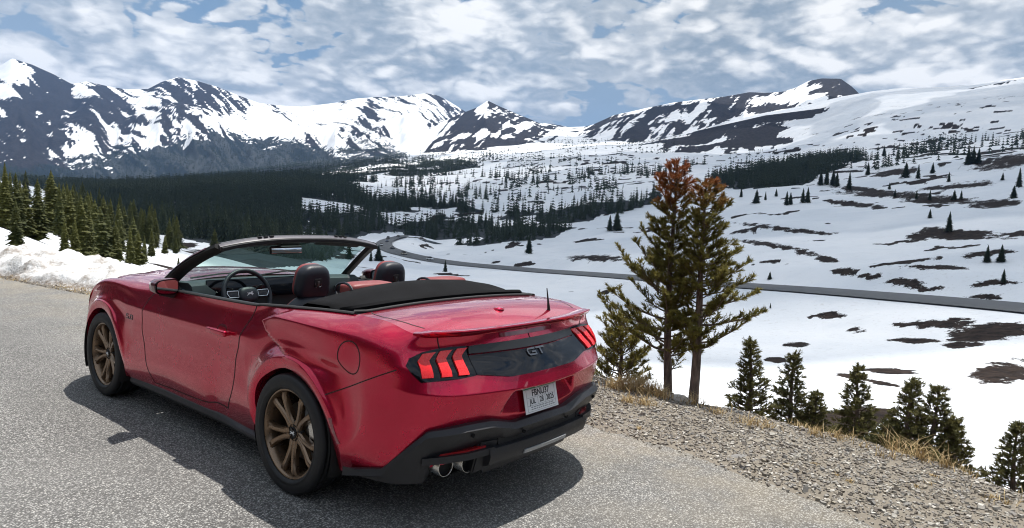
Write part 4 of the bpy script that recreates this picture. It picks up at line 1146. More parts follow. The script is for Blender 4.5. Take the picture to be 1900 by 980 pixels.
# ------------------------------------------------------------------ number plate
def text_mesh(name, body, size, mat, parent, M, extrude=0.0004, align='CENTER'):
    cu = bpy.data.curves.new(name, 'FONT'); cu.body = body; cu.size = size; cu.align_x = align; cu.align_y = 'CENTER'; cu.extrude = extrude; cu.offset = size * .018
    tmp = bpy.data.objects.new('tmp', cu); COL.objects.link(tmp)
    dg = bpy.context.evaluated_depsgraph_get(); me = bpy.data.meshes.new_from_object(tmp.evaluated_get(dg))
    bpy.data.objects.remove(tmp); bpy.data.curves.remove(cu)
    me.name = name; me.materials.clear(); me.materials.append(mat)
    o = link_mesh(name, me, None, parent); o.matrix_local = M
    return o
def plate():
    t = .2325
    # plate frame: local x right, local y up, local z out (towards -Y)
    M = Matrix.Translation((0, -1.0675, .6137)) @ Matrix.Rotation(PI / 2 - t, 4, 'X')
    bm = bmesh.new(); add_box(bm, (0, 0, 0), (.305, .1525, .003))
    p = bm_obj('number_plate', bm, M_PLATE, CAR); p.matrix_local = M
    def rect(x0, x1, y0, y1, mat, name, z=.0018, h=.0006):
        box_obj(name, ((x0 + x1) / 2, (y0 + y1) / 2, z), (x1 - x0, y1 - y0, h), mat, p)
    rect(-.150, .150, .056, .0745, M_PLATEGREEN, 'plate_band')
    text_mesh('plate_text', 'COLORADO', .017, M_WHITE, p, Matrix.Translation((0, .0652, .0024)))
    text_mesh('plate_text', 'FBNU37', .050, M_INK, p, Matrix.Translation((0, .030, .002)) @ Matrix.Diagonal((.92, 1, 1, 1)))
    for x, s in ((-.080, 'JUL'), (.002, '28'), (.082, '2025')):
        text_mesh('plate_text', s, .043, M_INK, p, Matrix.Translation((x, -.014, .002)) @ Matrix.Diagonal((.85, 1, 1, 1)))
    for x0, x1, y in ((-.13, .13, .0525), (-.13, .13, .0085), (-.13, .13, -.036), (-.13, .13, -.068)):
        rect(x0, x1, y - .0007, y + .0007, M_INKGREY, 'plate_rule')
    for x, y0, y1 in ((-.13, -.068, .0525), (.13, -.068, .0525), (-.033, -.036, .0085), (.036, -.036, .0085)):
        rect(x - .0007, x + .0007, y0, y1, M_INKGREY, 'plate_rule', z=.0020)
    rd = random.Random(5)
    for y in (-.045, -.0565):                   # two lines of small print too small to read
        x = -.10
        while x < .10:
            w = rd.uniform(.008, .022)
            rect(x, x + w, y - .0028, y + .0028, M_INKGREY, 'plate_small_print'); x += w + .006
plate()

# ------------------------------------------------------------------ black lower bumper
PIV = Vector((0, -.35, 0))
def around(phi, z):
    if abs(phi) < 2e-3: phi = 2e-3
    d = Vector((math.sin(phi), -math.cos(phi), 0))
    h, n = cast((PIV.x + d.x * 3, PIV.y + d.y * 3, z), tuple(-d))
    return h, d
def clad_top(phi):
    a = abs(phi)
    return float(np.interp(a, np.radians([0, 19, 30, 40, 52, 57.5, 66, 80, 90]), [.528, .520, .563, .566, .550, .47, .335, .285, .262]))
def cladding():
    n = 121; phis = np.linspace(-math.radians(81), math.radians(81), n)
    bm = bmesh.new(); prev = None
    for ph in phis:
        zt = clad_top(ph); a = abs(ph)
        if a > 1.05 and any(around(ph, zz)[0].y > -.44 for zz in (max(zt, .345), .345)): continue
        cen = float(sstep(math.radians(62), math.radians(40), a))
        zb = .235 - .02 * cen
        ex = float(sstep(math.radians(31), math.radians(35), a) * sstep(math.radians(54), math.radians(50), a))
        zb = zb * (1 - ex) + .378 * ex
        zs = [zt, zt - .004, zt - .03, zt - .085 * cen - .035 * (1 - cen), max(zb + .03, .40 * cen + (1 - cen) * .5 * (zt + zb)), max(zb + .02, .325 * cen + (1 - cen) * (zb + .06)), zb + .012 + .018 * (1 - ex), zb]
        off = [-.004, .012 + .020 * cen, .020 + .050 * cen, .022 + .042 * cen, .018 - .008 * cen, .016 - .008 * cen, .012 - .03 * cen, -.05 - .11 * cen]
        row = []
        for z, o in zip(zs, off):
            h, d = around(ph, max(z, .40 if cen > .5 else .345)); row.append(bm.verts.new((h.x + d.x * o, h.y + d.y * o, z)))
        if prev:
            for k in range(len(row) - 1): bm.faces.new((prev[k], prev[k + 1], row[k + 1], row[k]))
        prev = row
    return bm_obj('bumper_cladding', bm, M_CLAD, CAR, smooth=True, angle=28)
cladding()
def bar(name, pts, sec, mat, parent=CAR):
    """sweep a section [(out, up)] along plan points (x, y, z)"""
    bm = bmesh.new(); prev = None; n = len(pts)
    for i, p in enumerate(pts):
        t = Vector(pts[min(i + 1, n - 1)]) - Vector(pts[max(i - 1, 0)]); t.z = 0; t.normalize()
        out = Vector((t.y, -t.x, 0))
        row = [bm.verts.new((p[0] + out.x * a, p[1] + out.y * a, p[2] + b)) for a, b in sec]
        if prev:
            for k in range(len(sec)): bm.faces.new((prev[k], prev[(k + 1) % len(sec)], row[(k + 1) % len(sec)], row[k]))
        else: bm.faces.new(row)
        prev = row
    bm.faces.new(prev[::-1])
    return bm_obj(name, bm, mat, parent, smooth=True, angle=30)
# diffuser: a wide lower blade, its grey strip, and the angled struts that meet the upper bar
xs = np.linspace(-.44, .44, 23)
bar('diffuser', [(x, -1.065 + .16 * x * x, .385) for x in xs], [(0, -.075), (.045, -.055), (.060, -.01), (.052, .030), (-.02, .035), (-.10, -.05)], M_CLAD)
xs = np.linspace(-.19, .19, 13)
bar('diffuser_strip', [(x, -1.065 + .16 * x * x, .352) for x in xs], [(.045, -.016), (.058, -.010), (.0655, .012), (.05, .012)], M_GREYSTRIP)
xs = np.linspace(-.36, .36, 13)
bar('diffuser_slot', [(x, -1.055 + .16 * x * x, .438) for x in xs], [(.0, -.02), (.035, -.02), (.035, .02), (.0, .02)], M_BLACK)
for s in (-1, 1):
    # strut from the upper bar down to the diffuser end
    bm = bmesh.new()
    A = [(.47, -1.035, .455), (.36, -1.075, .455), (.40, -1.055, .30), (.49, -1.00, .27)]
    Bk = [(x, y + .13, z) for x, y, z in A]
    vs = [bm.verts.new((s * x, y, z)) for x, y, z in A + Bk]
    for f in ((0, 1, 2, 3), (7, 6, 5, 4), (0, 4, 5, 1), (1, 5, 6, 2), (2, 6, 7, 3), (3, 7, 4, 0)): bm.faces.new([vs[k] for k in f])
    bmesh.ops.bevel(bm, geom=bm.edges[:], offset=.008, segments=2, affect='EDGES')
    bm_obj('diffuser_strut', bm, M_CLAD, CAR, smooth=True, angle=40)
    # exhaust housing lip with its red reflector
    xs = np.linspace(.40, .735, 10)
    pts = [(x, float(np.interp(x, [.40, .55, .66, .735], [-1.045, -1.0, -.935, -.875])), float(np.interp(x, [.4, .735], [.425, .400]))) for x in xs]
    if s < 0: pts = [(-x, y, z) for x, y, z in pts]
    else: pts = pts[::-1]
    if s > 0: pts = pts[::-1]; sg = -1
    else: sg = 1
    bar('exhaust_surround', pts, [(sg * a, b) for a, b in ((-.05, -.035), (.012, -.038), (.030, -.020), (.022, -.008), (-.05, .0))], M_CLAD)
    bar('rear_reflector', pts[1:-1], [(sg * a, b) for a, b in ((-.02, -.008), (.020, -.007), (.016, .004), (-.02, .006))], M_REFL)
    # twin exhaust tips
    for x, y, z in ((.632, -.950, .338), (.498, -.985, .334)):
        prof = [(-.16, .040), (0, .049), (.004, .0515), (.001, .054), (-.16, .052)]
        e = lathe('exhaust_tip', [(-a, r) for a, r in prof], M_STEEL, CAR, n=40, axis='y', loc=(s * x, y, z))
        lathe('exhaust_bore', [(.03, .001), (.03, .047), (.005, .0475)], M_BLACK, e, n=32, axis='y', loc=(s * x, y, z))
# parking sensors
for x in (-.56, -.20, .20, .56):
    h, d = around(math.asin(x / .9), .50)
    lathe('parking_sensor', [(0, .001), (.003, .009), (-.01, .010)], M_BLACK, CAR, n=14, axis='y', loc=(x, h.y - (.062 if abs(x) < .4 else .056), clad_top(math.atan2(x, .7)) - .055))

# ------------------------------------------------------------------ rockers, arches, underbody
for s in (-1, 1):
    ys = np.linspace(2.235, .345, 30)
    bm = bmesh.new(); prev = None
    for y in ys:
        w = float(wbase(y, .25)[0]); k = float(sstep(.9, .45, y)); e = .012 + .020 * k
        row = [bm.verts.new((s * a, y, b)) for a, b in ((w - .012, .256), (w + .004, .243), (w + e - .002, .226), (w + e + .002, .212), (w + e - .016, .186), (w - .10, .172))]
        if prev:
            for q in range(5): bm.faces.new((prev[q], prev[q + 1], row[q + 1], row[q]))
        prev = row
    bm_obj('side_skirt', bm, M_CLAD, CAR, smooth=True, angle=30)
    for yc in (0.0, AXLE_F):
        # wheel-house liner
        th = np.radians(np.linspace(-25, 205, 40)); V = []
        for t in th:
            for w, R in ((.925, .385), (.90, .392), (.60, .392)): V.append((s * w, yc + R * math.cos(t), .344 + R * math.sin(t)))
        for t in th: V.append((s * .60, yc + .02 * math.cos(t), .344 + .02 * math.sin(t)))
        F = list(grid_faces(40, 3)); F += [np.array([i * 3 + 2, (i + 1) * 3 + 2, 120 + i + 1, 120 + i]) for i in range(39)]
        mesh_np('arch_liner', V, F, M_BLACK, CAR)
        # rolled edge of the arch
        r0 = ROW[3] if yc > 1 else ROW[14]; r1 = ROW[9] if yc > 1 else ROW[20]
        E = SHELL[r0:r1 + 1, 0] * np.array([s, 1, 1]); C = np.array([s * .80, yc, .344])
        inn = E.copy(); inn[:, 0] -= s * .05; inn[:, 1:] = E[:, 1:] * .985 + .015 * C[1:]
        V = np.stack([E, inn], 1).reshape(-1, 3)
        mesh_np('arch_edge', V, grid_faces(len(E), 2), M_PAINT, CAR)
V = []
yy = [3.45, 3.2, 2.3, .4, -.4, -.9]
wz = [(.60, .2), (.68, .17), (.72, .16), (.72, .16), (.66, .2), (.55, .26)]
V = [(sx * w, y, z) for y, (w, z) in zip(yy, wz) for sx in (-1, 1)]
mesh_py('underbody', V, [(2 * i, 2 * i + 1, 2 * i + 3, 2 * i + 2) for i in range(5)], M_BLACK, CAR)
# side marker lamp behind the rear wheel, fender badge, door handle
for s in (-1, 1):
    conform('side_marker', [(-.398, .532), (-.424, .536), (-.470, .405), (-.452, .400)], plain('marker_red', (.22, .01, .03), .2, Coat_Weight=1.0), CAR, 'side', s, off=.003, step=.03)
    # numerals 5.0 on the fender
    z0, z1 = .700, .735
    def glyph(y, segs):
        for (a0, b0, a1, b1) in segs:
            conform('badge_stroke', [(y - a0, z0 + b0), (y - a1, z0 + b0), (y - a1, z0 + b1), (y - a0, z0 + b1)], bpy.data.materials['dark_chrome'], CAR, 'side', s, off=.003, depth=.002, step=.05)
    W5 = .045
    f5 = [(0, .030, W5, .036), (0, .016, .008, .030), (0, .014, W5, .020), (W5 - .008, .006, W5, .014), (0, 0, W5, .006)]
    f0 = [(0, .030, W5, .036), (0, .006, .008, .030), (W5 - .008, .006, W5, .030), (0, 0, W5, .006)]
    if s < 0: glyph(2.285, f5); glyph(2.230, [(0, 0, .010, .007)]); glyph(2.212, f0)
    hy = .84
    h0, n0 = on_side(hy, .805, s)
    hd = Matrix.Rotation(0, 3, 'X')
    box_obj('door_handle', (h0.x + s * .032, hy, .806), (.026, .235, .036), M_PAINT, CAR, bevel=.011, seg=3)
    box_obj('handle_mount', (h0.x + s * .010, hy + .075, .804), (.03, .05, .026), M_PAINT, CAR, bevel=.006)
    box_obj('handle_mount', (h0.x + s * .010, hy - .085, .804), (.03, .05, .026), M_PAINT, CAR, bevel=.006)
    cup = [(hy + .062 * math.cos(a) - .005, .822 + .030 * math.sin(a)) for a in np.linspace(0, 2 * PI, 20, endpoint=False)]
    conform('handle_cup_shade', cup, M_BLACK if False else plain('shadow_red', (.10, .004, .012), .3, Coat_Weight=.5) if 'shadow_red' not in bpy.data.materials else bpy.data.materials['shadow_red'], CAR, 'side', s, off=.0015, depth=.001, step=.05)  # flat patch behind the grip, the hollow's shade painted as darker red
# ------------------------------------------------------------------ wheels
def loft(bm, rings, close_ends=True):
    prev = None
    for r in rings:
        row = [bm.verts.new(p) for p in r]
        if prev:
            n = len(row)
            for k in range(n): bm.faces.new((prev[k], prev[(k + 1) % n], row[(k + 1) % n], row[k]))
        elif close_ends: bm.faces.new(row[::-1])
        prev = row
    if close_ends: bm.faces.new(prev)

def wheel_parts():
    """meshes for a left wheel; local x = outwards is -x; centred on the hub"""
    R = WHEEL_R
    out = {}
    # rim: barrel, lip and ten spokes in five pairs, hub
    prof = [(.17, .232), (.10, .226), (.0, .222), (-.055, .232), (-.072, .243), (-.080, .2545), (-.086, .2570), (-.091, .2545), (-.090, .247), (-.080, .2405), (-.055, .2310), (.0, .224)]
    A = np.linspace(0, 2 * PI, 96, endpoint=False); prof = np.array(prof)
    V = np.stack([np.broadcast_to(prof[None, :, 0], (96, len(prof))), prof[None, :, 1] * np.cos(A)[:, None], prof[None, :, 1] * np.sin(A)[:, None]], -1)
    bm = bmesh.new()
    vs = [bm.verts.new(p) for p in V.reshape(-1, 3)]
    for f in grid_faces(96, len(prof), wrap_n=True): bm.faces.new([vs[k] for k in f])
    for k in range(5):
        c = math.radians(270 + 72 * k)
        for sgn in (-1, 1):
            rings = []
            for i, t in enumerate(np.linspace(0, 1, 9)):
                r = .048 + t * (.236 - .048)
                ang = c + sgn * math.radians(float(np.interp(t, [0, .25, .6, 1], [17, 9.5, 11.0, 14.5])))
                wd = float(np.interp(t, [0, .25, .7, 1], [.021, .0175, .0165, .0215]))
                fx = float(np.interp(t, [0, .2, .6, .88, 1], [-.060, -.066, -.078, -.086, -.081]))
                dp = float(np.interp(t, [0, .5, 1], [.040, .034, .030]))
                u = Vector((0, math.cos(ang), math.sin(ang))); w = Vector((0, -math.sin(ang), math.cos(ang)))
                rings.append([u * r + w * (a * wd) + Vector((fx + b, 0, 0)) for a, b in ((-1.0, dp), (-1.0, .010), (-.62, 0.0), (-.15, .0025), (.15, .0025), (.62, 0.0), (1.0, .010), (1.0, dp))])
            loft(bm, rings)
        # web that joins the pair near the hub
        u = Vector((0, math.cos(c), math.sin(c))); w = Vector((0, -math.sin(c), math.cos(c)))
        rings = []
        for r, wd in ((.035, .012), (.060, .017), (.082, .004)):
            rings.append([u * r + w * (a * wd) + Vector((-.052 + b, 0, 0)) for a, b in ((-1, .03), (-1, 0), (1, 0), (1, .03))])
        loft(bm, rings)
    # hub drum with recessed lug seats
    hp = [(-.02, .070), (-.046, .069), (-.052, .064), (-.050, .040), (-.058, .036), (-.060, .030)]
    Vh = [bm.verts.new((a, r * math.cos(t), r * math.sin(t))) for t in np.linspace(0, 2 * PI, 48, endpoint=False) for a, r in hp]
    for f in grid_faces(48, len(hp), wrap_n=True): bm.faces.new([Vh[k] for k in f])
    me = bpy.data.meshes.new('rim'); bmesh.ops.recalc_face_normals(bm, faces=bm.faces); bm.to_mesh(me); bm.free()
    me.polygons.foreach_set('use_smooth', [True] * len(me.polygons)); me.set_sharp_from_angle(angle=math.radians(33)); me.materials.append(M_BRONZE)
    out['rim'] = me
    # tyre with circumferential grooves and shallow lateral sipes
    tp = [(.150, .240), (.158, .262), (.152, .300), (.134, .330), (.112, .339)]
    for g in (.075, .028, -.020, -.066):
        tp += [(g + .014, .3435), (g + .006, .3440), (g + .0055, .3365), (g - .0055, .3365), (g - .006, .3440)]
    tp += [(-.085, .3425), (-.094, .3395), (-.100, .3365), (-.1035, .3310), (-.108, .3230), (-.1120, .3085), (-.1125, .2900), (-.1105, .2780), (-.1120, .2765), (-.1085, .2700), (-.1010, .2590), (-.0930, .2560)]
    o = lathe('tyre', tp, M_RUBBER, None, n=160); out['tyre'] = o.data; bpy.data.objects.remove(o)
    # shoulder sipes carved by pulling alternate shoulder vertices in
    m = out['tyre']; co = np.empty(len(m.vertices) * 3, np.float32); m.vertices.foreach_get('co', co); co = co.reshape(160, len(tp), 3)
    idx = [i for i, (a, r) in enumerate(tp) if -.1036 < a < -.066 and r > .33]
    co[::2, idx[0]:idx[-1] + 1, 1:] *= .9935
    m.vertices.foreach_set('co', co.ravel()); m.update()
    o = lathe('brake_disc', [(.03, .06), (.03, .165), (-.005, .168), (-.008, .165), (-.008, .095), (-.028, .090), (-.03, .05), (-.03, .001)], M_DARKSTEEL, None, n=72); out['brake_disc'] = o.data; bpy.data.objects.remove(o)
    # caliper: curved block hugging the disc
    bm = bmesh.new(); rings = []
    for t in np.radians(np.linspace(-34, 34, 9)):
        u = Vector((0, math.cos(t), math.sin(t)))
        rings.append([u * r + Vector((x, 0, 0)) for r, x in ((.108, .035), (.108, -.030), (.120, -.040), (.165, -.040), (.182, -.030), (.185, .035))])
    loft(bm, rings)
    o = bm_obj('caliper', bm, M_STEEL, None, smooth=True, angle=35); out['caliper'] = o.data; bpy.data.objects.remove(o)
    o = lathe('centre_cap', [(-.052, .0335), (-.0635, .0335), (-.0660, .031), (-.0668, .001)], M_GLOSS, None, n=40); out['centre_cap'] = o.data; bpy.data.objects.remove(o)
    o = lathe('lug_nut', [(-.030, .018), (-.0555, .018), (-.0555, .0135), (-.035, .0125), (-.035, .009), (-.052, .009), (-.055, .0065), (-.055, .0005)], M_BLACK, None, n=14); out['lug_nut'] = o.data; bpy.data.objects.remove(o)
    return out
# running-horse silhouette used on wheel caps and steering wheel, unit size
HORSE = [(-1.0, .10), (-.72, .30), (-.45, .22), (-.15, .30), (.20, .26), (.42, .42), (.58, .66), (.66, .52), (.86, .46), (.95, .30), (.74, .30), (.66, .12), (.72, -.02), (.98, -.12), (1.0, -.24), (.66, -.16), (.46, -.16), (.70, -.42), (.62, -.60), (.50, -.42), (.28, -.22), (.02, -.14), (-.24, -.16), (-.44, -.36), (-.78, -.44), (-.98, -.62), (-1.02, -.48), (-.80, -.30), (-.58, -.18), (-.56, .04), (-.76, .12)]
def horse_mesh(scale, M, mat):
    bm = bmesh.new()
    top = [bm.verts.new(M @ Vector((x * scale, y * scale, .0012))) for x, y in HORSE]; bot = [bm.verts.new(M @ Vector((x * scale, y * scale, -.001))) for x, y in HORSE]
    tri = tessellate_polygon([[Vector((x, y, 0)) for x, y in HORSE]])
    for t in tri: bm.faces.new([top[k] for k in t]); bm.faces.new([bot[k] for k in t][::-1])
    n = len(top)
    for k in range(n): bm.faces.new((top[k], top[(k + 1) % n], bot[(k + 1) % n], bot[k]))
    bmesh.ops.recalc_face_normals(bm, faces=bm.faces)
    me = bpy.data.meshes.new('emblem'); bm.to_mesh(me); bm.free(); me.materials.append(mat)
    return me
WP = wheel_parts()
HM = horse_mesh(.021, Matrix(((0, 0, -1, -.0672), (-1, 0, 0, 0), (0, 1, 0, 0), (0, 0, 0, 1))), M_WHITE)
for s in (-1, 1):
    for yc, xo in ((0.0, .9335), (AXLE_F, .906)):
        w = link_mesh('wheel', WP['rim'], None, CAR)
        w.location = (s * (xo - .0885), yc, WHEEL_R)
        spin = math.radians(6 if yc > 1 else 3)
        w.rotation_euler = (spin, 0, 0) if s < 0 else (spin, 0, PI)
        link_mesh('tyre', WP['tyre'], None, w)
        link_mesh('brake_disc', WP['brake_disc'], None, w).location = (.01, 0, 0)
        c = link_mesh('caliper', WP['caliper'], None, w); c.location = (.005, 0, 0); c.rotation_euler = (math.radians(172 if s < 0 else 8), 0, 0)
        link_mesh('centre_cap', WP['centre_cap'], None, w)
        link_mesh('wheel_emblem', HM, None, w)
        for k in range(5):
            a = math.radians(270 + 36 + 72 * k)
            link_mesh('lug_nut', WP['lug_nut'], None, w).location = (0, .0535 * math.cos(a), .0535 * math.sin(a))

# ------------------------------------------------------------------ windscreen, pillars, header
def arc_pts(f, n=33): return [Vector(f(t)) for t in np.linspace(-1, 1, n)]
def ws_bot(t): return (.765 * t, 2.09 - .27 * t * t, 1.012 - .022 * t * t)
def ws_top(t): return (.640 * t, 1.265 + .045 * t * t, 1.372 - .062 * abs(t) ** 2.3)
def hd_top(t): return (.690 * t, 1.245 + .050 * t * t, 1.392 - .066 * abs(t) ** 2.6)
def windscreen():
    V = []
    for t in np.linspace(-1, 1, 33):
        a, b = Vector(ws_bot(t)), Vector(ws_top(t))
        for k in np.linspace(0, 1, 12):
            p = a.lerp(b, k); p.z += .03 * math.sin(PI * k); p.y += .035 * math.sin(PI * k); V.append(p)
    mesh_np('windscreen', V, grid_faces(33, 12), M_GLASS, CAR)
windscreen()
# header: rounded bar with an upper seal strip
bar_sec = [(-.075, -.012), (-.045, .006), (-.010, .010), (.020, .004), (.032, -.012), (.020, -.038), (-.03, -.046), (-.07, -.040)]
def sweep(name, pts, sec, mat, parent=CAR, scale=None):
    """section (back, up) swept along a mostly sideways curve"""
    bm = bmesh.new(); prev = None; n = len(pts)
    for i, p in enumerate(pts):
        t = (pts[min(i + 1, n - 1)] - pts[max(i - 1, 0)]).normalized()
        side = t.cross(Vector((0, 0, 1))).normalized(); up = side.cross(t).normalized()
        if up.z < 0: up = -up
        k = scale(i / (n - 1)) if scale else 1
        row = [bm.verts.new(p + side * (a * k) + up * (b * k)) for a, b in sec]
        if prev:
            for q in range(len(sec)): bm.faces.new((prev[q], prev[(q + 1) % len(sec)], row[(q + 1) % len(sec)], row[q]))
        else: bm.faces.new(row)
        prev = row
    bm.faces.new(prev[::-1])
    return bm_obj(name, bm, mat, parent, smooth=True, angle=40)
M_HEADER = plain('grey_header_trim', (.105, .098, .112), .34, var=.1)
hdr = arc_pts(hd_top, 41)
sweep('windscreen_header', hdr, [(.035, -.010), (.012, .006), (-.030, .010), (-.060, .0), (-.072, -.020), (-.05, -.034), (.02, -.036)], M_HEADER, scale=lambda u: 1.0)
sweep('header_seal', arc_pts(lambda t: (hd_top(t)[0] * .985, hd_top(t)[1] - .028, hd_top(t)[2] - .030), 41), [(.035, -.008), (.036, .014), (.0, .020), (-.02, .012), (-.02, -.016)], M_BLACK)
sweep('header_strip', arc_pts(lambda t: (hd_top(t)[0], hd_top(t)[1] + .005, hd_top(t)[2] + .006), 41), [(.010, 0), (.006, .006), (-.006, .006), (-.010, 0)], plain('grey_rubber', (.10, .10, .11), .4))
for x0 in (-.40, .26):
    for k in range(3):
        t = (x0 + k * .045) / .69
        p = hd_top(t); box_obj('header_latch', (p[0], p[1] - .012, p[2] + .010), (.030, .020, .010), M_BLACK, CAR, bevel=.003)
for s in (-1, 1):
    base = Vector((s * .815, 1.885, .975)); topp = Vector((s * .685, 1.285, 1.325))
    pts = [base.lerp(topp, k) + Vector((s * .022 * math.sin(PI * k), .0, .028 * math.sin(PI * k))) for k in np.linspace(0, 1, 15)]
    def psec(sc):
        return [(.0, .020), (.030, .012), (.036, -.012), (.010, -.03), (-.055, -.03), (-.062, .002), (-.03, .018)]
    bm = bmesh.new(); prev = None
    for i, p in enumerate(pts):
        t = (pts[min(i + 1, 14)] - pts[max(i - 1, 0)]).normalized(); outw = Vector((s, .18, 0)).normalized()
        up = outw.cross(t).normalized()
        if up.z < 0: up = -up
        row = [bm.verts.new(p + outw * a + up * b) for a, b in psec(1)]
        if prev:
            for q in range(7): bm.faces.new((prev[q], prev[(q + 1) % 7], row[(q + 1) % 7], row[q]))
        else: bm.faces.new(row)
        prev = row
    bm.faces.new(prev[::-1])
    bm_obj('windscreen_pillar', bm, M_BLACK, CAR, smooth=True, angle=40)
    # painted outer face of the pillar
    bm = bmesh.new(); prev = None
    for i, p in enumerate(pts[:13]):
        t = (pts[min(i + 1, 14)] - pts[max(i - 1, 0)]).normalized(); outw = Vector((s, .18, 0)).normalized(); up = outw.cross(t).normalized()
        if up.z < 0: up = -up
        row = [bm.verts.new(p + outw * a + up * b) for a, b in ((-.028, .0215), (.002, .0235), (.034, .0155), (.040, .004), (.034, .004), (0, .015))]
        if prev:
            for q in range(6): bm.faces.new((prev[q], prev[(q + 1) % 6], row[(q + 1) % 6], row[q]))
        else: bm.faces.new(row)
        prev = row
    bm.faces.new(prev[::-1])
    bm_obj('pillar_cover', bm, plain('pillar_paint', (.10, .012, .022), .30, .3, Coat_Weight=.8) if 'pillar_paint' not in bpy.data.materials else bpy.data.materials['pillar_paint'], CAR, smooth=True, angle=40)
    # door mirror: shell, stalk, bezel, glass
    c = Vector((s * .943, 1.565, 1.024))
    bm = bmesh.new(); rings = []
    for k, (dy, sc, lift) in enumerate(((-.055, .93, 0), (-.05, 1.0, 0), (0.0, 1.0, 0), (.06, .90, -.002), (.105, .66, -.004), (.125, .30, -.006))):
        ring = []
        for a in np.linspace(0, 2 * PI, 20, endpoint=False):
            ca, sa = math.cos(a), math.sin(a)
            ex = math.copysign(abs(ca) ** .55, ca) * .092; ez = math.copysign(abs(sa) ** .6, sa) * .055
            ez *= 1.0 - .10 * (ex * s / .092)
            ring.append(c + Vector((ex * sc - s * .01 * (1 - sc), dy + .018 * (ex * s / .092) * -1, ez * sc + lift)))
        rings.append(ring)
    loft(bm, rings)
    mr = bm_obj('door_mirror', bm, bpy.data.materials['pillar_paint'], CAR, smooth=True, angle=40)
    for nm, scl, dy, mt in (('mirror_bezel', .97, -.060, M_GLOSS), ('mirror_glass', .84, -.0625, M_MIRROR)):
        bm = bmesh.new(); r1, r2 = [], []
        for a in np.linspace(0, 2 * PI, 28, endpoint=False):
            ca, sa = math.cos(a), math.sin(a)
            ex = math.copysign(abs(ca) ** .5, ca) * .092 * scl; ez = math.copysign(abs(sa) ** .55, sa) * .055 * scl
            ez *= 1.0 - .10 * (ex * s / .092)
            p = c + Vector((ex, dy - .018 * (ex * s / .092), ez)); r1.append(p); r2.append(p + Vector((0, .012, 0)))
        loft(bm, [r1, r2]); bm_obj(nm, bm, mt, mr, smooth=True, angle=40)
    tube('mirror_stalk', [Vector((s * .83, 1.63, .965)), Vector((s * .88, 1.60, .980)), Vector((s * .95, 1.585, .992))], [.052, .046, .040], M_BLACK, mr, n=10)

# ------------------------------------------------------------------ cabin
# rim rubber along the belt and behind the folded roof
def belt_pts(s):
    P = [FL[r] for r in range(ROW[9], ROW[20] + 1) if -.395 <= FL[r, 1] <= 1.80]
    return [Vector((s * (p[0] - .004), p[1], p[2] + .003)) for p in P]
for s in (-1, 1):
    B = belt_pts(s)
    tube('belt_seal', B, .0125, M_BLACK, CAR, n=8, squash=(1.3, .8))
    # door card and rear side trim
    V = []
    for p in B:
        z = p.z - .006
        for w, zz in ((abs(p.x) - .006, z), (abs(p.x) - .065, z + .004), (abs(p.x) - .10, z - .02), (.725, .86), (.70, .70), (.72, .34)): V.append((s * w, p.y, zz))
    mesh_np('door_card', V, grid_faces(len(B), 6), M_LEATHER, CAR)
rim = [Vector((x, -.392 + .10 * max(0, (abs(x) - .68) / .088) ** 2.5 * .5, 1.0655 + .026 * (1 - (abs(x) / .788) ** 2.2) + .003)) for x in np.linspace(-.768, .768, 31)]
tube('deck_seal', rim, .012, M_BLACK, CAR, n=8)
V = [(x, y, .30) for y in (1.95, -.35) for x in (-.73, .73)]
mesh_py('cabin_floor', V, [(0, 1, 3, 2)], M_BLACK, CAR)
mesh_py('rear_bulkhead', [(-.75, -.36, .3), (.75, -.36, .3), (.78, -.395, 1.055), (-.78, -.395, 1.055)], [(0, 1, 2, 3)], M_BLACK, CAR)
# folded roof under its cover
def soft_top():
    xs = np.linspace(-.80, .80, 45); V = []
    for x in xs:
        a = min(1, abs(x) / .80); zc = 1.180 - .108 * a ** 2.3; zr = 1.0655 + .026 * (1 - min(1, abs(x) / .788) ** 2.2) + .016
        wv = .004 * math.sin(x * 23) * (1 - a)
        yf = .02 + .10 * a ** 3; fw = .70 + .30 * (1 - a ** 4)
        sec = [(yf + .03, .985), (yf + .025, zc - .055 - .02 * a), (yf + .010, zc - .020), (yf - .03, zc - .004), (-.12, zc + .003 + wv), (-.20, zc - .010), (-.28, zc - .040 + wv), (-.335, zr + .020), (-.352, zr + .008), (-.345, zr - .012), (-.30, zr - .022)]
        e_ = max(0.0, (a - .80) / .20); sec = [(y + (.11 * e_ ** 2 if y < -.25 else 0), z - (.022 * e_ ** 2 if y < -.15 else 0)) for y, z in sec]
        xx = x * (.965 if a > .97 else 1)
        for y, z in sec: V.append((xx, y, z))
    o = mesh_np('folded_roof', V, grid_faces(45, 11), M_FABRIC, CAR)
    o.data.set_sharp_from_angle(angle=math.radians(50))
soft_top()
# dashboard
def extrude_x(name, prof, x0, x1, mat, parent=CAR, n=2, bow=0.0):
    V = []; xs = np.linspace(x0, x1, n)
    for x in xs:
        for y, z in prof: V.append((x, y - bow * (x / .75) ** 2, z))
    F = list(grid_faces(n, len(prof)))
    bm = bmesh.new(); vs = [bm.verts.new(v) for v in V]
    for f in F: bm.faces.new([vs[k] for k in f])
    bm.faces.new([vs[k] for k in range(len(prof))]); bm.faces.new([vs[(n - 1) * len(prof) + k] for k in range(len(prof))][::-1])
    for i in range(n - 1): bm.faces.new((vs[i * len(prof)], vs[(i + 1) * len(prof)], vs[(i + 1) * len(prof) + len(prof) - 1], vs[i * len(prof) + len(prof) - 1]))
    return bm_obj(name, bm, mat, parent, smooth=True, angle=35)
extrude_x('dashboard', [(1.72, .50), (1.66, .78), (1.635, .88), (1.64, .955), (1.665, 1.010), (1.72, 1.030), (1.90, 1.020), (2.02, .985), (2.02, .5)], -.745, .745, M_DASH, n=15, bow=.10)
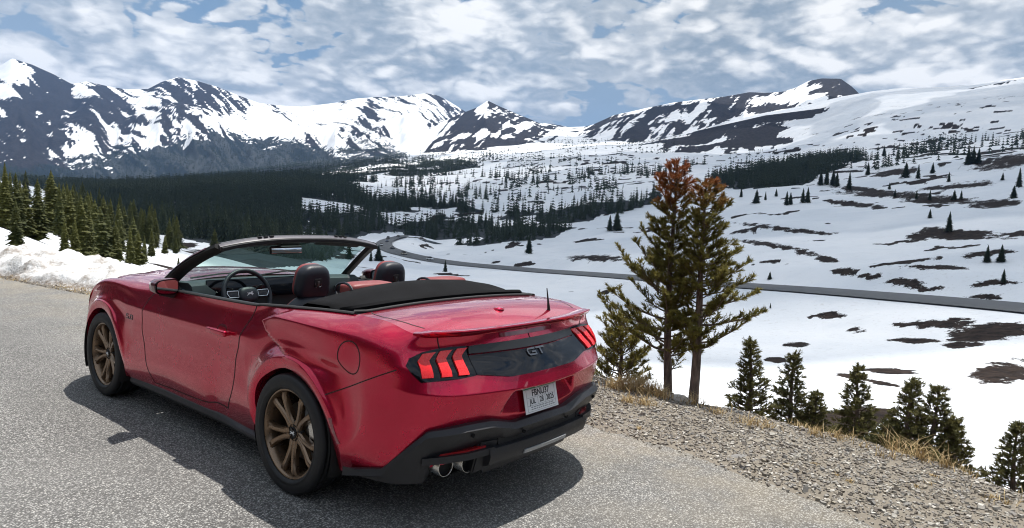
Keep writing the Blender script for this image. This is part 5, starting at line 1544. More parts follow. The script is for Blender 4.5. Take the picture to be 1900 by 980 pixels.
scr = box_obj('display_panel', (-.22, 1.600, .972), (.80, .022, .150), M_GLOSS, CAR, rot=Matrix.Rotation(math.radians(-10), 3, 'X'), bevel=.012)
box_obj('air_vent', (-.655, 1.585, .925), (.10, .02, .035), M_CHROME, CAR, bevel=.006)
box_obj('air_vent', (.58, 1.57, .93), (.16, .02, .045), M_BLACK, CAR, bevel=.006)
box_obj('centre_console', (0, 1.10, .62), (.24, 1.1, .34), M_BLACK, CAR, bevel=.03, seg=3)
box_obj('console_trim', (0, 1.22, .795), (.20, .30, .012), M_CHROME, CAR, bevel=.004)
tube('gear_lever', [(-.02, 1.25, .79), (-.02, 1.26, .87), (-.02, 1.26, .90)], [.012, .014, .024], M_LEATHER, CAR, n=10)
for cx in (-.045, .055):
    lathe('cup_holder', [(.80, .038), (.812, .040), (.812, .046), (.79, .047)], M_CHROME, CAR, n=28, axis='z', loc=(cx, .98, 0))
# bright pull bracket on the far door
brk = [Vector((.715, y, z)) for y, z in ((1.95, .905), (1.90, .895), (1.86, .915), (1.80, .905), (1.765, .920), (1.757, .985), (1.80, 1.000), (1.95, .975))]
tube('door_pull_trim', brk, .0065, M_CHROME, CAR, n=6)
# steering wheel
def steering():
    C = Vector((-.405, 1.40, .952)); Rm = Matrix.Rotation(math.radians(-22), 4, 'X')
    M = Matrix.Translation(C) @ Rm @ Matrix.Rotation(PI / 2, 4, 'X')     # local x right, y up, z towards the driver
    pts = []
    for a in np.linspace(0, 2 * PI, 48, endpoint=False):
        flat = .93 if math.sin(a) < -.8 else 1
        pts.append(Vector((.183 * math.cos(a), .183 * flat * math.sin(a), 0)))
    sw = tube('steering_wheel', pts, .0165, M_LEATHER, CAR, n=12, closed=True); sw.matrix_local = M
    bm = bmesh.new(); rings = []
    for z, k in ((-.03, .92), (.0, 1.0), (.022, .95), (.034, .78), (.038, .5)):
        rings.append([Vector((math.copysign(abs(math.cos(a)) ** .7, math.cos(a)) * .078 * k, math.copysign(abs(math.sin(a)) ** .7, math.sin(a)) * .062 * k - .008, z)) for a in np.linspace(0, 2 * PI, 24, endpoint=False)])
    loft(bm, rings); bm_obj('wheel_hub', bm, M_LEATHER, sw, smooth=True, angle=50)
    for s in (-1, 1):
        box_obj('wheel_spoke', (s * .122, .004, .004), (.10, .050, .018), M_GLOSS, sw, bevel=.006)
        loop = [Vector((s * x, y, .015)) for x, y in ((.078, .024), (.160, .026), (.166, .010), (.150, -.022), (.080, -.024))]
        tube('spoke_trim', loop, .0032, M_CHROME, sw, n=6, closed=True)
        tube('paddle_stalk', [Vector((s * .09, .05, -.03)), Vector((s * .15, .075, -.035))], [.008, .005], M_BLACK, sw, n=6)
    box_obj('wheel_spoke', (0, -.11, .0), (.045, .10, .014), M_BLACK, sw, bevel=.005)
    link_mesh('wheel_badge', horse_mesh(.027, Matrix.Translation((0, -.006, .040)), M_WHITE), None, sw)
    tube('steering_column', [Vector((0, 0, -.02)), Vector((0, -.02, -.22))], [.04, .05], M_BLACK, sw, n=14)
steering()
# seats
def pad(name, c, size, mat, parent, rot=None, p=3.2, taper=0.0, nseg=(20, 12)):
    """rounded cushion (super-ellipsoid)"""
    n, m = nseg; V = []
    for i in range(m + 1):
        ph = -PI / 2 + PI * i / m
        for j in range(n):
            th = 2 * PI * j / n
            e = 2 / p
            f = lambda v: math.copysign(abs(v) ** e, v)
            x, y, z = f(math.cos(ph)) * f(math.cos(th)), f(math.cos(ph)) * f(math.sin(th)), f(math.sin(ph))
            k = 1 - taper * (z * .5 + .5)
            v = Vector((x * size[0] / 2 * k, y * size[1] / 2, z * size[2] / 2))
            if rot is not None: v = rot @ v
            V.append(v + Vector(c))
    F = [(i * n + j, i * n + (j + 1) % n, (i + 1) * n + (j + 1) % n, (i + 1) * n + j) for i in range(m) for j in range(n)]
    o = mesh_np(name, [tuple(v) for v in V], F, mat, parent)
    return o
for sx in (-.345, .345):
    tilt = Matrix.Rotation(math.radians(-14), 3, 'X')
    st = pad('seat', (sx, 1.03, .50), (.50, .52, .20), M_REDLEATHER, CAR)
    pad('seat_back', (sx, .72, .73), (.48, .17, .60), M_LEATHER, st, rot=Matrix.Rotation(math.radians(14), 3, 'X'), taper=.18)
    pad('seat_facing', (sx, .765, .74), (.44, .12, .56), M_REDLEATHER, st, rot=Matrix.Rotation(math.radians(14), 3, 'X'), taper=.18)
    hr = pad('headrest', (sx, .665, 1.112), (.272, .125, .245), M_LEATHER, st, rot=Matrix.Rotation(math.radians(8), 3, 'X'), p=3.3, taper=.20, nseg=(28, 16))
    pad('headrest_facing', (sx, .700, 1.120), (.258, .100, .238), M_REDLEATHER, hr, rot=Matrix.Rotation(math.radians(8), 3, 'X'), p=3.3, taper=.20, nseg=(28, 16))
    box_obj('headrest_button', (sx + .002, .603, 1.112), (.056, .012, .062), M_BLACK, hr, bevel=.008, rot=Matrix.Rotation(math.radians(8), 3, 'X'))
    fr = [Vector((sx + a, .5985 + .14 * (b - 0) * -0, 1.112 + b)) for a, b in ((-.022, -.026), (.022, -.026), (.024, .026), (-.024, .026))]
    tube('headrest_trim', fr, .0035, M_CHROME, hr, n=6, closed=True)
    box_obj('headrest_latch', (sx, .596, 1.108), (.018, .008, .036), M_DARKSTEEL, hr, bevel=.002)
    for q in (-.065, .065):
        tube('headrest_post', [Vector((sx + q, .668, 1.02)), Vector((sx + q, .675, .93))], .007, M_STEEL, hr, n=8)
for sx in (-.335, .335):
    rs = pad('rear_seat', (sx, .16, .80), (.46, .22, .62), M_REDLEATHER, CAR, rot=Matrix.Rotation(math.radians(16), 3, 'X'), p=4)
    pad('rear_headrest', (sx, .085, 1.122), (.36, .17, .105), M_REDLEATHER, rs, p=4.5)
    tube('seat_piping', [Vector((sx + math.copysign(.182, -1) , .085 + .085 * math.cos(a), 1.122 + .052 * math.sin(a))) for a in np.linspace(0, 2 * PI, 20, endpoint=False)], .008, M_LEATHER, rs, n=6, closed=True)
pad('rear_cushion', (0, .42, .50), (1.15, .45, .2), M_REDLEATHER, CAR, p=4)
# inside mirror
im = box_obj('inside_mirror', (-.115, 1.36, 1.283), (.255, .028, .062), M_BLACK, CAR, bevel=.012, seg=3, rot=Matrix.Rotation(math.radians(-8), 3, 'X') @ Matrix.Rotation(math.radians(-10), 3, 'Z'))
box_obj('inside_mirror_glass', (-.117, 1.3445, 1.2835), (.238, .004, .050), M_MIRROR, im, bevel=.0015, rot=Matrix.Rotation(math.radians(-8), 3, 'X') @ Matrix.Rotation(math.radians(-10), 3, 'Z'))
box_obj('mirror_mount', (-.07, 1.40, 1.322), (.16, .07, .045), M_BLACK, im, bevel=.012)
for sx in (-.36, .36):
    box_obj('sun_visor', (sx, 1.32, 1.335), (.42, .12, .014), M_DASH, CAR, bevel=.006, rot=Matrix.Rotation(math.radians(-22), 3, 'X') @ Matrix.Rotation(math.radians(4 * (1 if sx > 0 else -1)), 3, 'Y'))
# wiper arms at the cowl
for x0, x1 in ((-.55, -.02), (.05, .55)):
    tube('wiper', [Vector((x0, 1.99, 1.022)), Vector(((x0 + x1) / 2, 2.045, 1.040)), Vector((x1, 2.03, 1.045))], .007, M_BLACK, CAR, n=6)
box_obj('cowl', (0, 2.06, .985), (1.30, .16, .03), M_BLACK, CAR, bevel=.01)
# front splitter and headlamps, mostly out of sight
sp = [(-.86, 3.02, .165), (-.84, 3.22, .165), (-.74, 3.40, .165), (-.45, 3.57, .165), (0, 3.63, .165), (.45, 3.57, .165), (.74, 3.40, .165), (.84, 3.22, .165), (.86, 3.02, .165)]
P = np.array(sp); ts = np.linspace(0, 8, 41); PP = spline(np.arange(9), P, ts)
V = np.concatenate([PP + [0, 0, .03], PP * [1.03, 1.008, 1] + [0, 0, 0], PP * [.9, .97, 1] - [0, 0, .02]]).reshape(3, 41, 3).transpose(1, 0, 2).reshape(-1, 3)
mesh_np('front_splitter', V, grid_faces(41, 3), M_CLAD, CAR)
# ================================================================== trees
def needle_material(name, green, green2, brown=None, bz0=1.9, bz1=2.25):
    t = NT(name); co = t.coord('Object')
    n = t.noise(co, 5.0, 4.0, .6); n2 = t.noise(co, 40.0, 2.0)
    oi = t.n('ShaderNodeObjectInfo')
    c = t.mix(t.ramp(n, .3, .7), green, green2)
    c = t.mix(t.math('MULTIPLY', n2, .5), c, tuple(x * .5 for x in green))
    c = t.mix(t.math('MULTIPLY', oi.outputs['Random'], .35), c, tuple(x * y for x, y in zip(green2, (1.25, 1.15, .8))))
    if brown:
        s = t.n('ShaderNodeSeparateXYZ'); t.set(s.inputs[0], co)
        z = t.math('ADD', s.outputs[2], t.math('MULTIPLY', t.math('SUBTRACT', n, .5), 1.1))
        c = t.mix(t.ramp(z, bz0, bz1), c, brown)
    b = t.bsdf(c, .72, 0.0, None, Specular_IOR_Level=.25)
    tl = t.n('ShaderNodeBsdfTranslucent'); t.set(tl.inputs[0], c)
    mx = t.n('ShaderNodeMixShader'); mx.inputs[0].default_value = .28
    t.t.links.new(b.outputs[0], mx.inputs[1]); t.t.links.new(tl.outputs[0], mx.inputs[2]); t.t.links.new(mx.outputs[0], t.out.inputs[0])
    return t.m
def bark_material(name, a, b):
    t = NT(name); co = t.coord('Object', (1, 1, .22))
    n = t.noise(co, 26.0, 6.0, .65)
    t.bsdf(t.mix(t.ramp(n, .3, .7), a, b), .9, 0.0, t.bump(n, .8, .02))
    return t.m
M_BARK = bark_material('grey_brown_bark', (.07, .05, .042), (.26, .195, .155))
M_FARGREEN = needle_material('dark_spruce_needles', (.022, .036, .026), (.055, .074, .044))
M_MIDGREEN = needle_material('sunlit_spruce_needles', (.040, .052, .016), (.120, .125, .036))  # brighter, yellower copy of the spruce green, sunshine put into its colour
M_FIRGREEN = needle_material('young_fir_needles', (.075, .085, .034), (.185, .170, .068))
M_PINEGREEN = needle_material('pine_needles_browning_top', (.120, .120, .030), (.270, .230, .060), (.270, .085, .026), 2.0, 2.5)

def star_conifer(seed, tiers=11, k=8, w=.20, quality=0):
    """unit-height conifer: ragged drooping skirts round a thin stem"""
    rd = random.Random(seed); V, F = [], []
    for i in range(tiers):
        f = i / (tiers - 1)
        zt = .10 + .86 * f ** .92; R = w * (1 - f) ** .82 * rd.uniform(.86, 1.12) + .012
        dz = .16 * (1 - f) + .05; rot = rd.random() * 6.28
        c = len(V); V.append((rd.uniform(-.008, .008), rd.uniform(-.008, .008), min(1.0, zt + dz * .62)))
        m = 2 * k
        for j in range(m):
            a = rot + 2 * PI * j / m
            rr = R * (rd.uniform(.80, 1.18) if j % 2 == 0 else rd.uniform(.36, .55))
            V.append((rr * math.cos(a), rr * math.sin(a), zt - dz * (rd.uniform(.30, .55) if j % 2 == 0 else rd.uniform(-.05, .15))))
        for j in range(m): F.append((c, c + 1 + j, c + 1 + (j + 1) % m))
    c = len(V)
    for j in range(4):
        a = PI / 2 * j; V.append((.014 * math.cos(a), .014 * math.sin(a), -.06)); V.append((.008 * math.cos(a), .008 * math.sin(a), .5))
    for j in range(4):
        p, q = c + 2 * j, c + 2 * ((j + 1) % 4); F.append((p, q, q + 1)); F.append((p, q + 1, p + 1))
    return V, F
def branchy_conifer(seed, w=.19, rows=26, droop=.25):
    """unit-height conifer from many flat drooping sprays; crown and trunk meshes"""
    rd = random.Random(seed); V, F = [], []
    for i in range(rows):
        f = i / (rows - 1); z = .07 + .90 * f; R = w * (1 - f) ** .78 * rd.uniform(.82, 1.12) + .010
        nb = max(5, int(11 - 5 * f)); rot = rd.random() * 6.28
        for b in range(nb):
            a = rot + 2 * PI * b / nb + rd.uniform(-.25, .25); L = R * rd.uniform(.70, 1.20)
            d = Vector((math.cos(a), math.sin(a), 0)); s = Vector((-d.y, d.x, 0))
            tip = d * L + Vector((0, 0, z - L * droop + rd.uniform(-.01, .012)))
            mid = d * L * .55 + Vector((0, 0, z + .012 - L * droop * .3)); root = Vector((0, 0, z + .035))
            wd = L * rd.uniform(.26, .40) + .006
            c = len(V); V += [root, mid + s * wd - Vector((0, 0, .018)), mid - s * wd - Vector((0, 0, .018)), tip, mid + Vector((0, 0, .008))]
            F += [(c, c + 1, c + 4), (c, c + 4, c + 2), (c + 4, c + 1, c + 3), (c + 4, c + 3, c + 2)]
            for q in range(2):                     # side sprays
                k = rd.uniform(.35, .85); o = d * L * k + Vector((0, 0, z - L * droop * k)); sd = (s if q else -s) * L * rd.uniform(.30, .48) + d * L * .22
                c = len(V); V += [o - d * L * .12, o + d * L * .12, o + sd - Vector((0, 0, .015))]; F.append((c, c + 1, c + 2))
    c = len(V); V += [Vector((0, 0, 1.02)), Vector((.008, 0, .93)), Vector((-.005, .007, .93)), Vector((-.005, -.007, .93))]; F += [(c, c + 1, c + 2), (c, c + 2, c + 3), (c, c + 3, c + 1)]
    T = [(.020 * (1 - t) * math.cos(a) + .003 * math.cos(a), .020 * (1 - t) * math.sin(a) + .003 * math.sin(a), -.05 + t * 1.0) for t in (0, .5, 1) for a in np.linspace(0, 2 * PI, 6, endpoint=False)]
    TF = [(r * 6 + j, r * 6 + (j + 1) % 6, (r + 1) * 6 + (j + 1) % 6, (r + 1) * 6 + j) for r in range(2) for j in range(6)]
    return V, F, T, TF
STARS = [mesh_py('spruce_far', *star_conifer(40 + k, 10 + k % 3, 7 + k % 2, (.15, .17, .19, .16, .21)[k]), M_FARGREEN, link=False) for k in range(5)]
MIDS = []
for k in range(7):
    V, F, T, TF = branchy_conifer(70 + k, (.17, .20, .23, .19, .26, .15, .21)[k])
    MIDS.append((V, F, T, TF))
MID_ME = {}
def mid_mesh(k, mat):
    key = (k, mat.name)
    if key not in MID_ME:
        V, F, T, TF = MIDS[k]
        MID_ME[key] = (mesh_py('crown', V, F, mat, link=False), mesh_py('trunk', T, TF, M_BARK, link=False))
    return MID_ME[key]
def put_mid_tree(name, x, y, z, h, k, mat, label, group, wide=1.0, rz=0.0):
    root = empty(name, (x, y, z), rz); root.scale = (h * wide, h * wide, h)
    cr, tr = mid_mesh(k, mat)
    link_mesh('crown', cr, None, root); link_mesh('trunk', tr, None, root)
    tag(root, label, 'tree', group); return root

def solve_r(u, v):
    """distance at which the sight line meets the land"""
    az, el = sight(u, v); i = int(np.clip(np.searchsorted(AZS, az), 1, len(AZS) - 1))
    z = LAND[4][i]; j0 = np.searchsorted(RS, 9.0)
    e = np.arctan2(z - CAM.z, RS); hit = np.argwhere(e[j0:] >= el)
    return float(RS[j0 + hit[0, 0]]) if len(hit) else 3000.0
rd = random.Random(21)
def place(u, v, hpx, k, mat, name, label, group=None, wide=1.0, r=None):
    r = r or solve_r(u, v); az = float(sight(u, v)[0])
    x, y = CAM.x + r * math.sin(az), CAM.y + r * math.cos(az)
    return put_mid_tree(name, x, y, ground_at(x, y) - .02, hpx * r / FPX, k, mat, label, group, wide, rd.random() * 6)
# --- left hillside
HILL = [(10, 425, 95), (30, 432, 90), (48, 440, 82), (70, 447, 95), (95, 432, 96), (110, 441, 85), (130, 447, 80), (150, 478, 98), (164, 480, 88), (186, 479, 82), (200, 482, 76), (214, 486, 66), (241, 490, 62), (256, 493, 58), (268, 489, 46), (139, 476, 60), (176, 452, 70), (205, 442, 62), (230, 446, 55), (281, 478, 48), (247, 470, 60), (120, 470, 52), (222, 470, 58), (158, 455, 75)]
for i, (u, v, h) in enumerate(HILL):
    place(u, v, h, i % 7, M_MIDGREEN, 'spruce_tree', 'olive-green spruce in the sunlit cluster behind the snow bank at left', 'sunlit spruces behind the snow bank', rd.uniform(.85, 1.15))
for u, v, h, lab in ((30, 470, 78, 'yellowish stunted spruce at the left edge just above the snow bank'), (398, 463, 34, 'bright yellow-green small spruce standing just above the windscreen corner'), (290, 461, 26, 'small lone spruce on snow, left of three in a row beyond the bank'), (306, 471, 32, 'small lone spruce on snow, middle of three in a row beyond the bank'), (326, 472, 28, 'small lone spruce on snow, right of three in a row beyond the bank'), (331, 502, 22, 'tiny spruce low on the snow right above the car\'s hood')):
    place(u, v, h, rd.randrange(7), M_MIDGREEN, 'spruce_tree', lab, None, 1.1)
for i in range(46):
    u = rd.uniform(-10, 330); v = 372 + max(0, u) * .255 + rd.uniform(-4, 26) * (1 if u < 240 else .5)
    place(u, v, rd.uniform(44, 66), rd.randrange(7), M_MIDGREEN, 'spruce_tree', 'dark green spruce on the wooded ridge of the left hillside', 'spruces on the left ridge', rd.uniform(.8, 1.1))
# --- lone trees out on the snow
LONE = [(1760, 432, 32, 'dark bushy spruce standing in the long bare strip at far right'), (1831, 488, 27, 'left one of two thin spruces on bare ground near the right edge'), (1857, 489, 27, 'right one of two thin spruces on bare ground near the right edge'), (1861, 529, 22, 'small spruce just above the road near the right edge'), (1428, 519, 14, 'tiny lone spruce just above the road right of the big pines'), (1429, 575, 10, 'tiny leaning spruce below the road right of the big pines'), (1725, 406, 15, 'small spruce over a bare patch left of the bushy dark spruce'), (826, 505, 23, 'small lone spruce below the road, right of the passenger headrest'), (981, 471, 36, 'tall dark spruce standing clear in front of the forest edge'), (1144, 430, 40, 'stout spruce beside the bare bank left of the pines'), (1131, 429, 30, 'smaller spruce left of the stout one by the bare bank'), (702, 486, 30, 'pointed spruce seen between the windscreen pillar and the far mirror'), (688, 486, 22, 'short spruce just left of the pointed one by the far mirror')]
for i, (u, v, h, lab) in enumerate(LONE): place(u, v, h, i % 7, M_FARGREEN, 'spruce_tree', lab, None, 1.25)
RIGHT = [(1489, 378, 26), (1498, 377, 27), (1466, 381, 22), (1459, 382, 25), (1403, 379, 25), (1575, 353, 30), (1545, 347, 28), (1533, 346, 30), (1522, 345, 27), (1552, 347, 24), (1610, 325, 22), (1680, 330, 26), (1703, 333, 24), (1730, 322, 18), (1760, 340, 16), (1805, 305, 28), (1796, 306, 26), (1815, 304, 24), (1880, 370, 20), (1890, 350, 30), (1650, 352, 12), (1700, 370, 14), (1725, 371, 16), (1660, 366, 12), (1783, 371, 14), (1770, 372, 16), (1420, 372, 16), (1440, 366, 14), (1375, 366, 18), (1640, 290, 18), (1860, 335, 12)]
for i, (u, v, h) in enumerate(RIGHT): place(u, v, h, i % 7, M_FARGREEN, 'spruce_tree', 'dark spruce scattered over the snowy slope on the right', 'spruces dotted over the right-hand slope', 1.15)

# --- valley woods
def woods():
    AZ, RR, X, Y, Z, U, Vv, FOR, LAY = LAND
    pts = []
    g = np.random.default_rng(5)
    da = np.gradient(AZS)[:, None]; dr = np.gradient(RS)[None, :]
    area = RR * da * dr
    vis = (AZ > .2) & (AZ < 1.6) & (RR > 250) & (RR < 5000)
    cl = fbm(X / 60., Y / 60., 3); cl3 = fbm(X / 120., Y / 120., 4)
    for pi, (poly, dn) in enumerate(FOREST):
        m = in_poly(U + 90 * (cl3 - .5) * (RR > 1800), Vv + 46 * (cl3 - .5) * (RR > 1800) + 24 * (cl - .5) * (RR > 2400), poly) & vis & (FOR >= 0)
        dense = dn > .8
        rho = np.where(RR > 2400, 1 / 300., np.where(RR > 1300, 1 / 110., 1 / 46.) if dense else 1 / 110.)
        lam = np.where(m, area * rho * (1.0 if dense else dn) * (np.where(U < 560, 1.0, sstep(.36, .46, cl)) * np.where(RR < 1500, 1.25, 1) if dense else sstep(.48, .60, cl) * 1.2), 0)
        k = g.poisson(lam); idx = np.argwhere(k > 0)
        for i, j in idx:
            for _ in range(min(int(k[i, j]), 6)):
                pts.append((AZ[i, j] + g.uniform(-.5, .5) * da[i, 0], RR[i, j] + g.uniform(-.5, .5) * dr[0, j]))
    P = np.array(pts)
    # a fringe of single trees along the lower forest edge
    h = g.uniform(7.5, 15.5, len(P)) * (1 + .45 * sstep(500, 1100, P[:, 1])) * np.where(g.random(len(P)) < .15, .6, 1)
    d2 = np.array([np.min(np.hypot(ROAD[:, 0] - (CAM.x + r * math.sin(a)), ROAD[:, 1] - (CAM.y + r * math.cos(a)))) if r < 620 else 99 for a, r in P])
    keep = d2 > 14
    P, h = P[keep], h[keep]
    z = ground_np(P[:, 0], P[:, 1]) - .2
    return P, h, z
WP_, WH_, WZ_ = woods()
order = np.argsort(-WH_ / WP_[:, 1]); NIND = 180
wx = CAM.x + WP_[:, 1] * np.sin(WP_[:, 0]); wy = CAM.y + WP_[:, 1] * np.cos(WP_[:, 0])
for q in order[:NIND]:
    o = link_mesh('spruce_tree', STARS[int(q) % 5], None, None)
    o.location = (wx[q], wy[q], WZ_[q]); s = float(WH_[q]); o.scale = (s * 1.05, s * 1.05, s); o.rotation_euler = (0, 0, float(q % 63) / 10)
    tag(o, 'dark spruce at the front edge of the dense valley forest', 'tree', 'front-row spruces of the valley forest')
def woods_rest_joined():
    rest = order[NIND:]; Vs, Fs, k = [], [], 0
    SH = []
    for q in range(5):
        V, F = star_conifer(140 + q, 6, 5, (.17, .19, .21, .18, .22)[q]); SH.append((np.array(V, float), np.array(F)))
    SL = []
    for q in range(5):
        V, F = star_conifer(240 + q, 3, 3, (.20, .22, .24, .21, .23)[q]); SL.append((np.array(V, float), np.array(F)))
    for n, q in enumerate(rest):
        V, F = (SH if WP_[q, 1] < 1300 else SL)[n % 5]
        a = n * 1.37; c, s = math.cos(a), math.sin(a); h = WH_[q]
        W = np.stack([V[:, 0] * c - V[:, 1] * s, V[:, 0] * s + V[:, 1] * c, V[:, 2]], 1) * np.array([h * 1.05, h * 1.05, h]) + np.array([wx[q], wy[q], WZ_[q]])
        Vs.append(W); Fs.append(F + k); k += len(V)
    o = mesh_np('valley_forest', np.concatenate(Vs), np.concatenate(Fs), M_FARGREEN, None, smooth=False)
    tag(o, 'dense dark spruce forest filling the valley and lower mountainsides', 'forest', None, 'stuff')
    print('forest trees', len(rest), 'tris', sum(len(f) for f in Fs))
woods_rest_joined()

# ------------------------------------------------------------------ near trees with real needles
def needle_tree(name, base, height, label, radius, mat, seed, n_br=70, lean=(0, 0), trunk_r=.045, start=.25, up=.35, clump=.07, dens=1.0, per=16, nw=.0055, bias=None, gap=None):
    g = random.Random(seed); root = empty(name, base); tag(root, label, 'tree')
    # trunk
    def axis(t): return Vector((lean[0] * t + .025 * math.sin(t * 5 + seed), lean[1] * t + .02 * math.sin(t * 4 + seed * 2), height * t))
    n, m = 14, 10; V = []
    for i in range(n + 1):
        t = i / n; r = trunk_r * (1 - t) ** .8 + .004; c = axis(t)
        if i == 0: c = c - Vector((0, 0, .18)); r *= 1.25
        for j in range(m): V.append(c + Vector((r * math.cos(2 * PI * j / m), r * math.sin(2 * PI * j / m), 0)))
    mesh_np('trunk', [tuple(v) for v in V], grid_faces(n + 1, m, False).tolist() + [[i * m + m - 1, (i + 1) * m + m - 1, (i + 1) * m, i * m] for i in range(n)], M_BARK, root)
    BV, BF, NV, NF = [], [], [], []
    def limb(pts, r0):
        c = len(BV); K = len(pts)
        for i, p in enumerate(pts):
            t = (pts[min(i + 1, K - 1)] - pts[max(i - 1, 0)]).normalized(); a = t.cross(Vector((0, 0, 1)))
            a = a.normalized() if a.length > 1e-3 else Vector((1, 0, 0)); b = t.cross(a); r = r0 * (1 - .8 * i / (K - 1))
            for j in range(4): BV.append(p + r * (math.cos(PI / 2 * j) * a + math.sin(PI / 2 * j) * b))
        for i in range(K - 1):
            for j in range(4): BF.append((c + i * 4 + j, c + i * 4 + (j + 1) % 4, c + (i + 1) * 4 + (j + 1) % 4, c + (i + 1) * 4 + j))
    def brush(p, d, L):
        """bottle-brush twig: needles round a short axis, swept forward"""
        a = d.cross(Vector((0, 0, 1))); a = a.normalized() if a.length > 1e-3 else Vector((1, 0, 0)); b = d.cross(a).normalized()
        for q in range(per):
            t = g.random(); an = g.random() * 6.283; o = p + d * (L * t)
            rad = math.cos(an) * a + math.sin(an) * b
            tip = o + (rad * g.uniform(.55, .95) + d * g.uniform(.45, .9)).normalized() * (clump * g.uniform(.55, 1.0))
            s = rad.cross(d).normalized() * nw * g.uniform(.7, 1.3)
            c = len(NV); NV.extend((o - s, o + s, tip)); NF.append((c, c + 1, c + 2))
    for k in range(n_br):
        t = start + (1 - start) * ((k + g.random()) / n_br) ** .92
        if t > .985: continue
        az = k * 2.39996 + g.uniform(-.4, .4); R = float(radius(t))
        if bias: R *= 1 + bias[2] * math.cos(az - math.atan2(bias[1], bias[0])) * (1 - t) ** .3
        L = R * g.uniform(.62, 1.15); d = Vector((math.cos(az), math.sin(az), 0)); p0 = axis(t)
        if gap and g.random() < gap(t): continue
        u0 = up * g.uniform(.3, 1.1); K = 6; pts = []
        for i in range(K):
            f = i / (K - 1); pts.append(p0 + d * (L * f) + Vector((0, 0, L * (u0 * f * .35 + u0 * f * f * .9))) + Vector((g.uniform(-1, 1), g.uniform(-1, 1), g.uniform(-1, 1))) * .03 * L * f)
        limb(pts, .004 + .016 * L * (1 - t * .5))
        nb = max(2, int(dens * L / .034))
        for q in range(nb):
            f = (.22 + .78 * (q + g.random()) / nb); i = min(K - 2, int(f * (K - 1))); w = f * (K - 1) - i; p = pts[i].lerp(pts[i + 1], w)
            td = (pts[i + 1] - pts[i]).normalized(); side = td.cross(Vector((0, 0, 1))).normalized() * (1 if q % 2 else -1)
            dd = (td * g.uniform(.5, 1.0) + side * g.uniform(.2, 1.0) * (1 - .5 * f) + Vector((0, 0, g.uniform(-.05, .75)))).normalized()
            tl = clump * g.uniform(.7, 1.7) * (1 + 1.3 * (1 - f) * min(1, L / .4))
            limb([p, p + dd * tl], .0035); brush(p + dd * tl * .15, dd, tl)
            if g.random() < .55:
                d2 = (dd + Vector((g.uniform(-.8, .8), g.uniform(-.8, .8), g.uniform(-.1, .8)))).normalized(); brush(p + dd * tl * .5, d2, tl * .7)
        brush(pts[-1], (pts[-1] - pts[-2]).normalized(), clump)
    for q in range(10): brush(axis(1 - .012 * q), Vector((g.uniform(-.3, .3), g.uniform(-.3, .3), 1)).normalized(), clump * .8)
    cr = mesh_np('crown', [tuple(v) for v in NV], NF, mat, root, smooth=False)
    br = mesh_np('branches', [tuple(v) for v in BV], BF, M_BARK, root)
    return root
def near_base(u, v, z):          # point on a level plane under a sight line
    az, el = sight(u, v); r = (z - CAM.z) / math.tan(el); return CAM.x + r * math.sin(az), CAM.y + r * math.cos(az)
rdir = Vector((math.cos(YAW), -math.sin(YAW), 0))
def stand(u, r):
    az = float(sight(u, 740)[0]); x, y = CAM.x + r * math.sin(az), CAM.y + r * math.cos(az); return (x, y, ground_at(x, y) - .03), r
def top_h(u, v, base, r): return float(zat(u, v, r)) - base[2]
b1, r1 = stand(1240, 7.45); H1 = top_h(1258, 302, b1, r1)
needle_tree('pine_tree', b1, H1, 'taller left pine of the pair at the roadside, rust-brown top, two-tone needles', lambda t: np.interp(t, [.15, .30, .42, .52, .60, .72, .82, .92, 1], [.60, .58, .46, .34, .22, .18, .18, .16, .05]), M_PINEGREEN, 3, n_br=152, lean=(-rdir.x * .08, -rdir.y * .08), trunk_r=.046, start=.14, up=.60, clump=.050, dens=1.25, per=30, nw=.0046, bias=(-rdir.x, -rdir.y, .45), gap=lambda t: .45 if t < .45 else .05)
b2, r2 = stand(1283, 7.2); H2 = top_h(1322, 340, b2, r2)
needle_tree('pine_tree', b2, H2, 'shorter right pine of the pair at the roadside, bare pinkish lower trunk and brown top', lambda t: np.interp(t, [.2, .35, .5, .62, .72, .82, .93, 1], [.34, .48, .42, .28, .19, .17, .16, .04]), M_PINEGREEN, 8, n_br=128, lean=(rdir.x * .02, rdir.y * .02), trunk_r=.050, start=.22, up=.50, clump=.050, dens=1.25, per=30, nw=.0046, bias=(rdir.x, rdir.y, .45), gap=lambda t: .48 if t < .50 else .05)
b3, r3 = stand(1145, 7.9); H3 = top_h(1140, 585, b3, r3)
needle_tree('pine_tree', b3, H3, 'low bushy pine sapling just right of the car\'s rear corner, left of the tall pair', lambda t: np.interp(t, [0, .3, .7, 1], [.42, .40, .28, .08]), M_PINEGREEN, 5, n_br=60, trunk_r=.03, start=.08, up=.6, dens=1.1, per=22, clump=.055, nw=.0048)
FIRS = [(1388, 7.4, 1395, 632, 'young fir right of the pine pair, first of the row along the verge'), (1470, 7.6, 1472, 655, 'slim pointed young fir, second of the row along the verge'), (1512, 7.7, 1515, 728, 'little fir tucked against the right side of the slim pointed fir'), (1590, 7.3, 1602, 682, 'young fir with wide lower boughs, standing alone mid-row along the verge'), (1692, 6.9, 1696, 708, 'fuller young fir, left of the twin pair behind the dry grass'), (1735, 7.0, 1740, 722, 'thinner young fir, right of the twin pair behind the dry grass'), (1775, 7.0, 1776, 780, 'short fir just right of the twin firs on the verge'), (1898, 7.1, 1905, 790, 'fir cut off by the right edge of the picture'), (1655, 6.9, 1650, 782, 'low sprawling fir seedling left of the twin firs')]
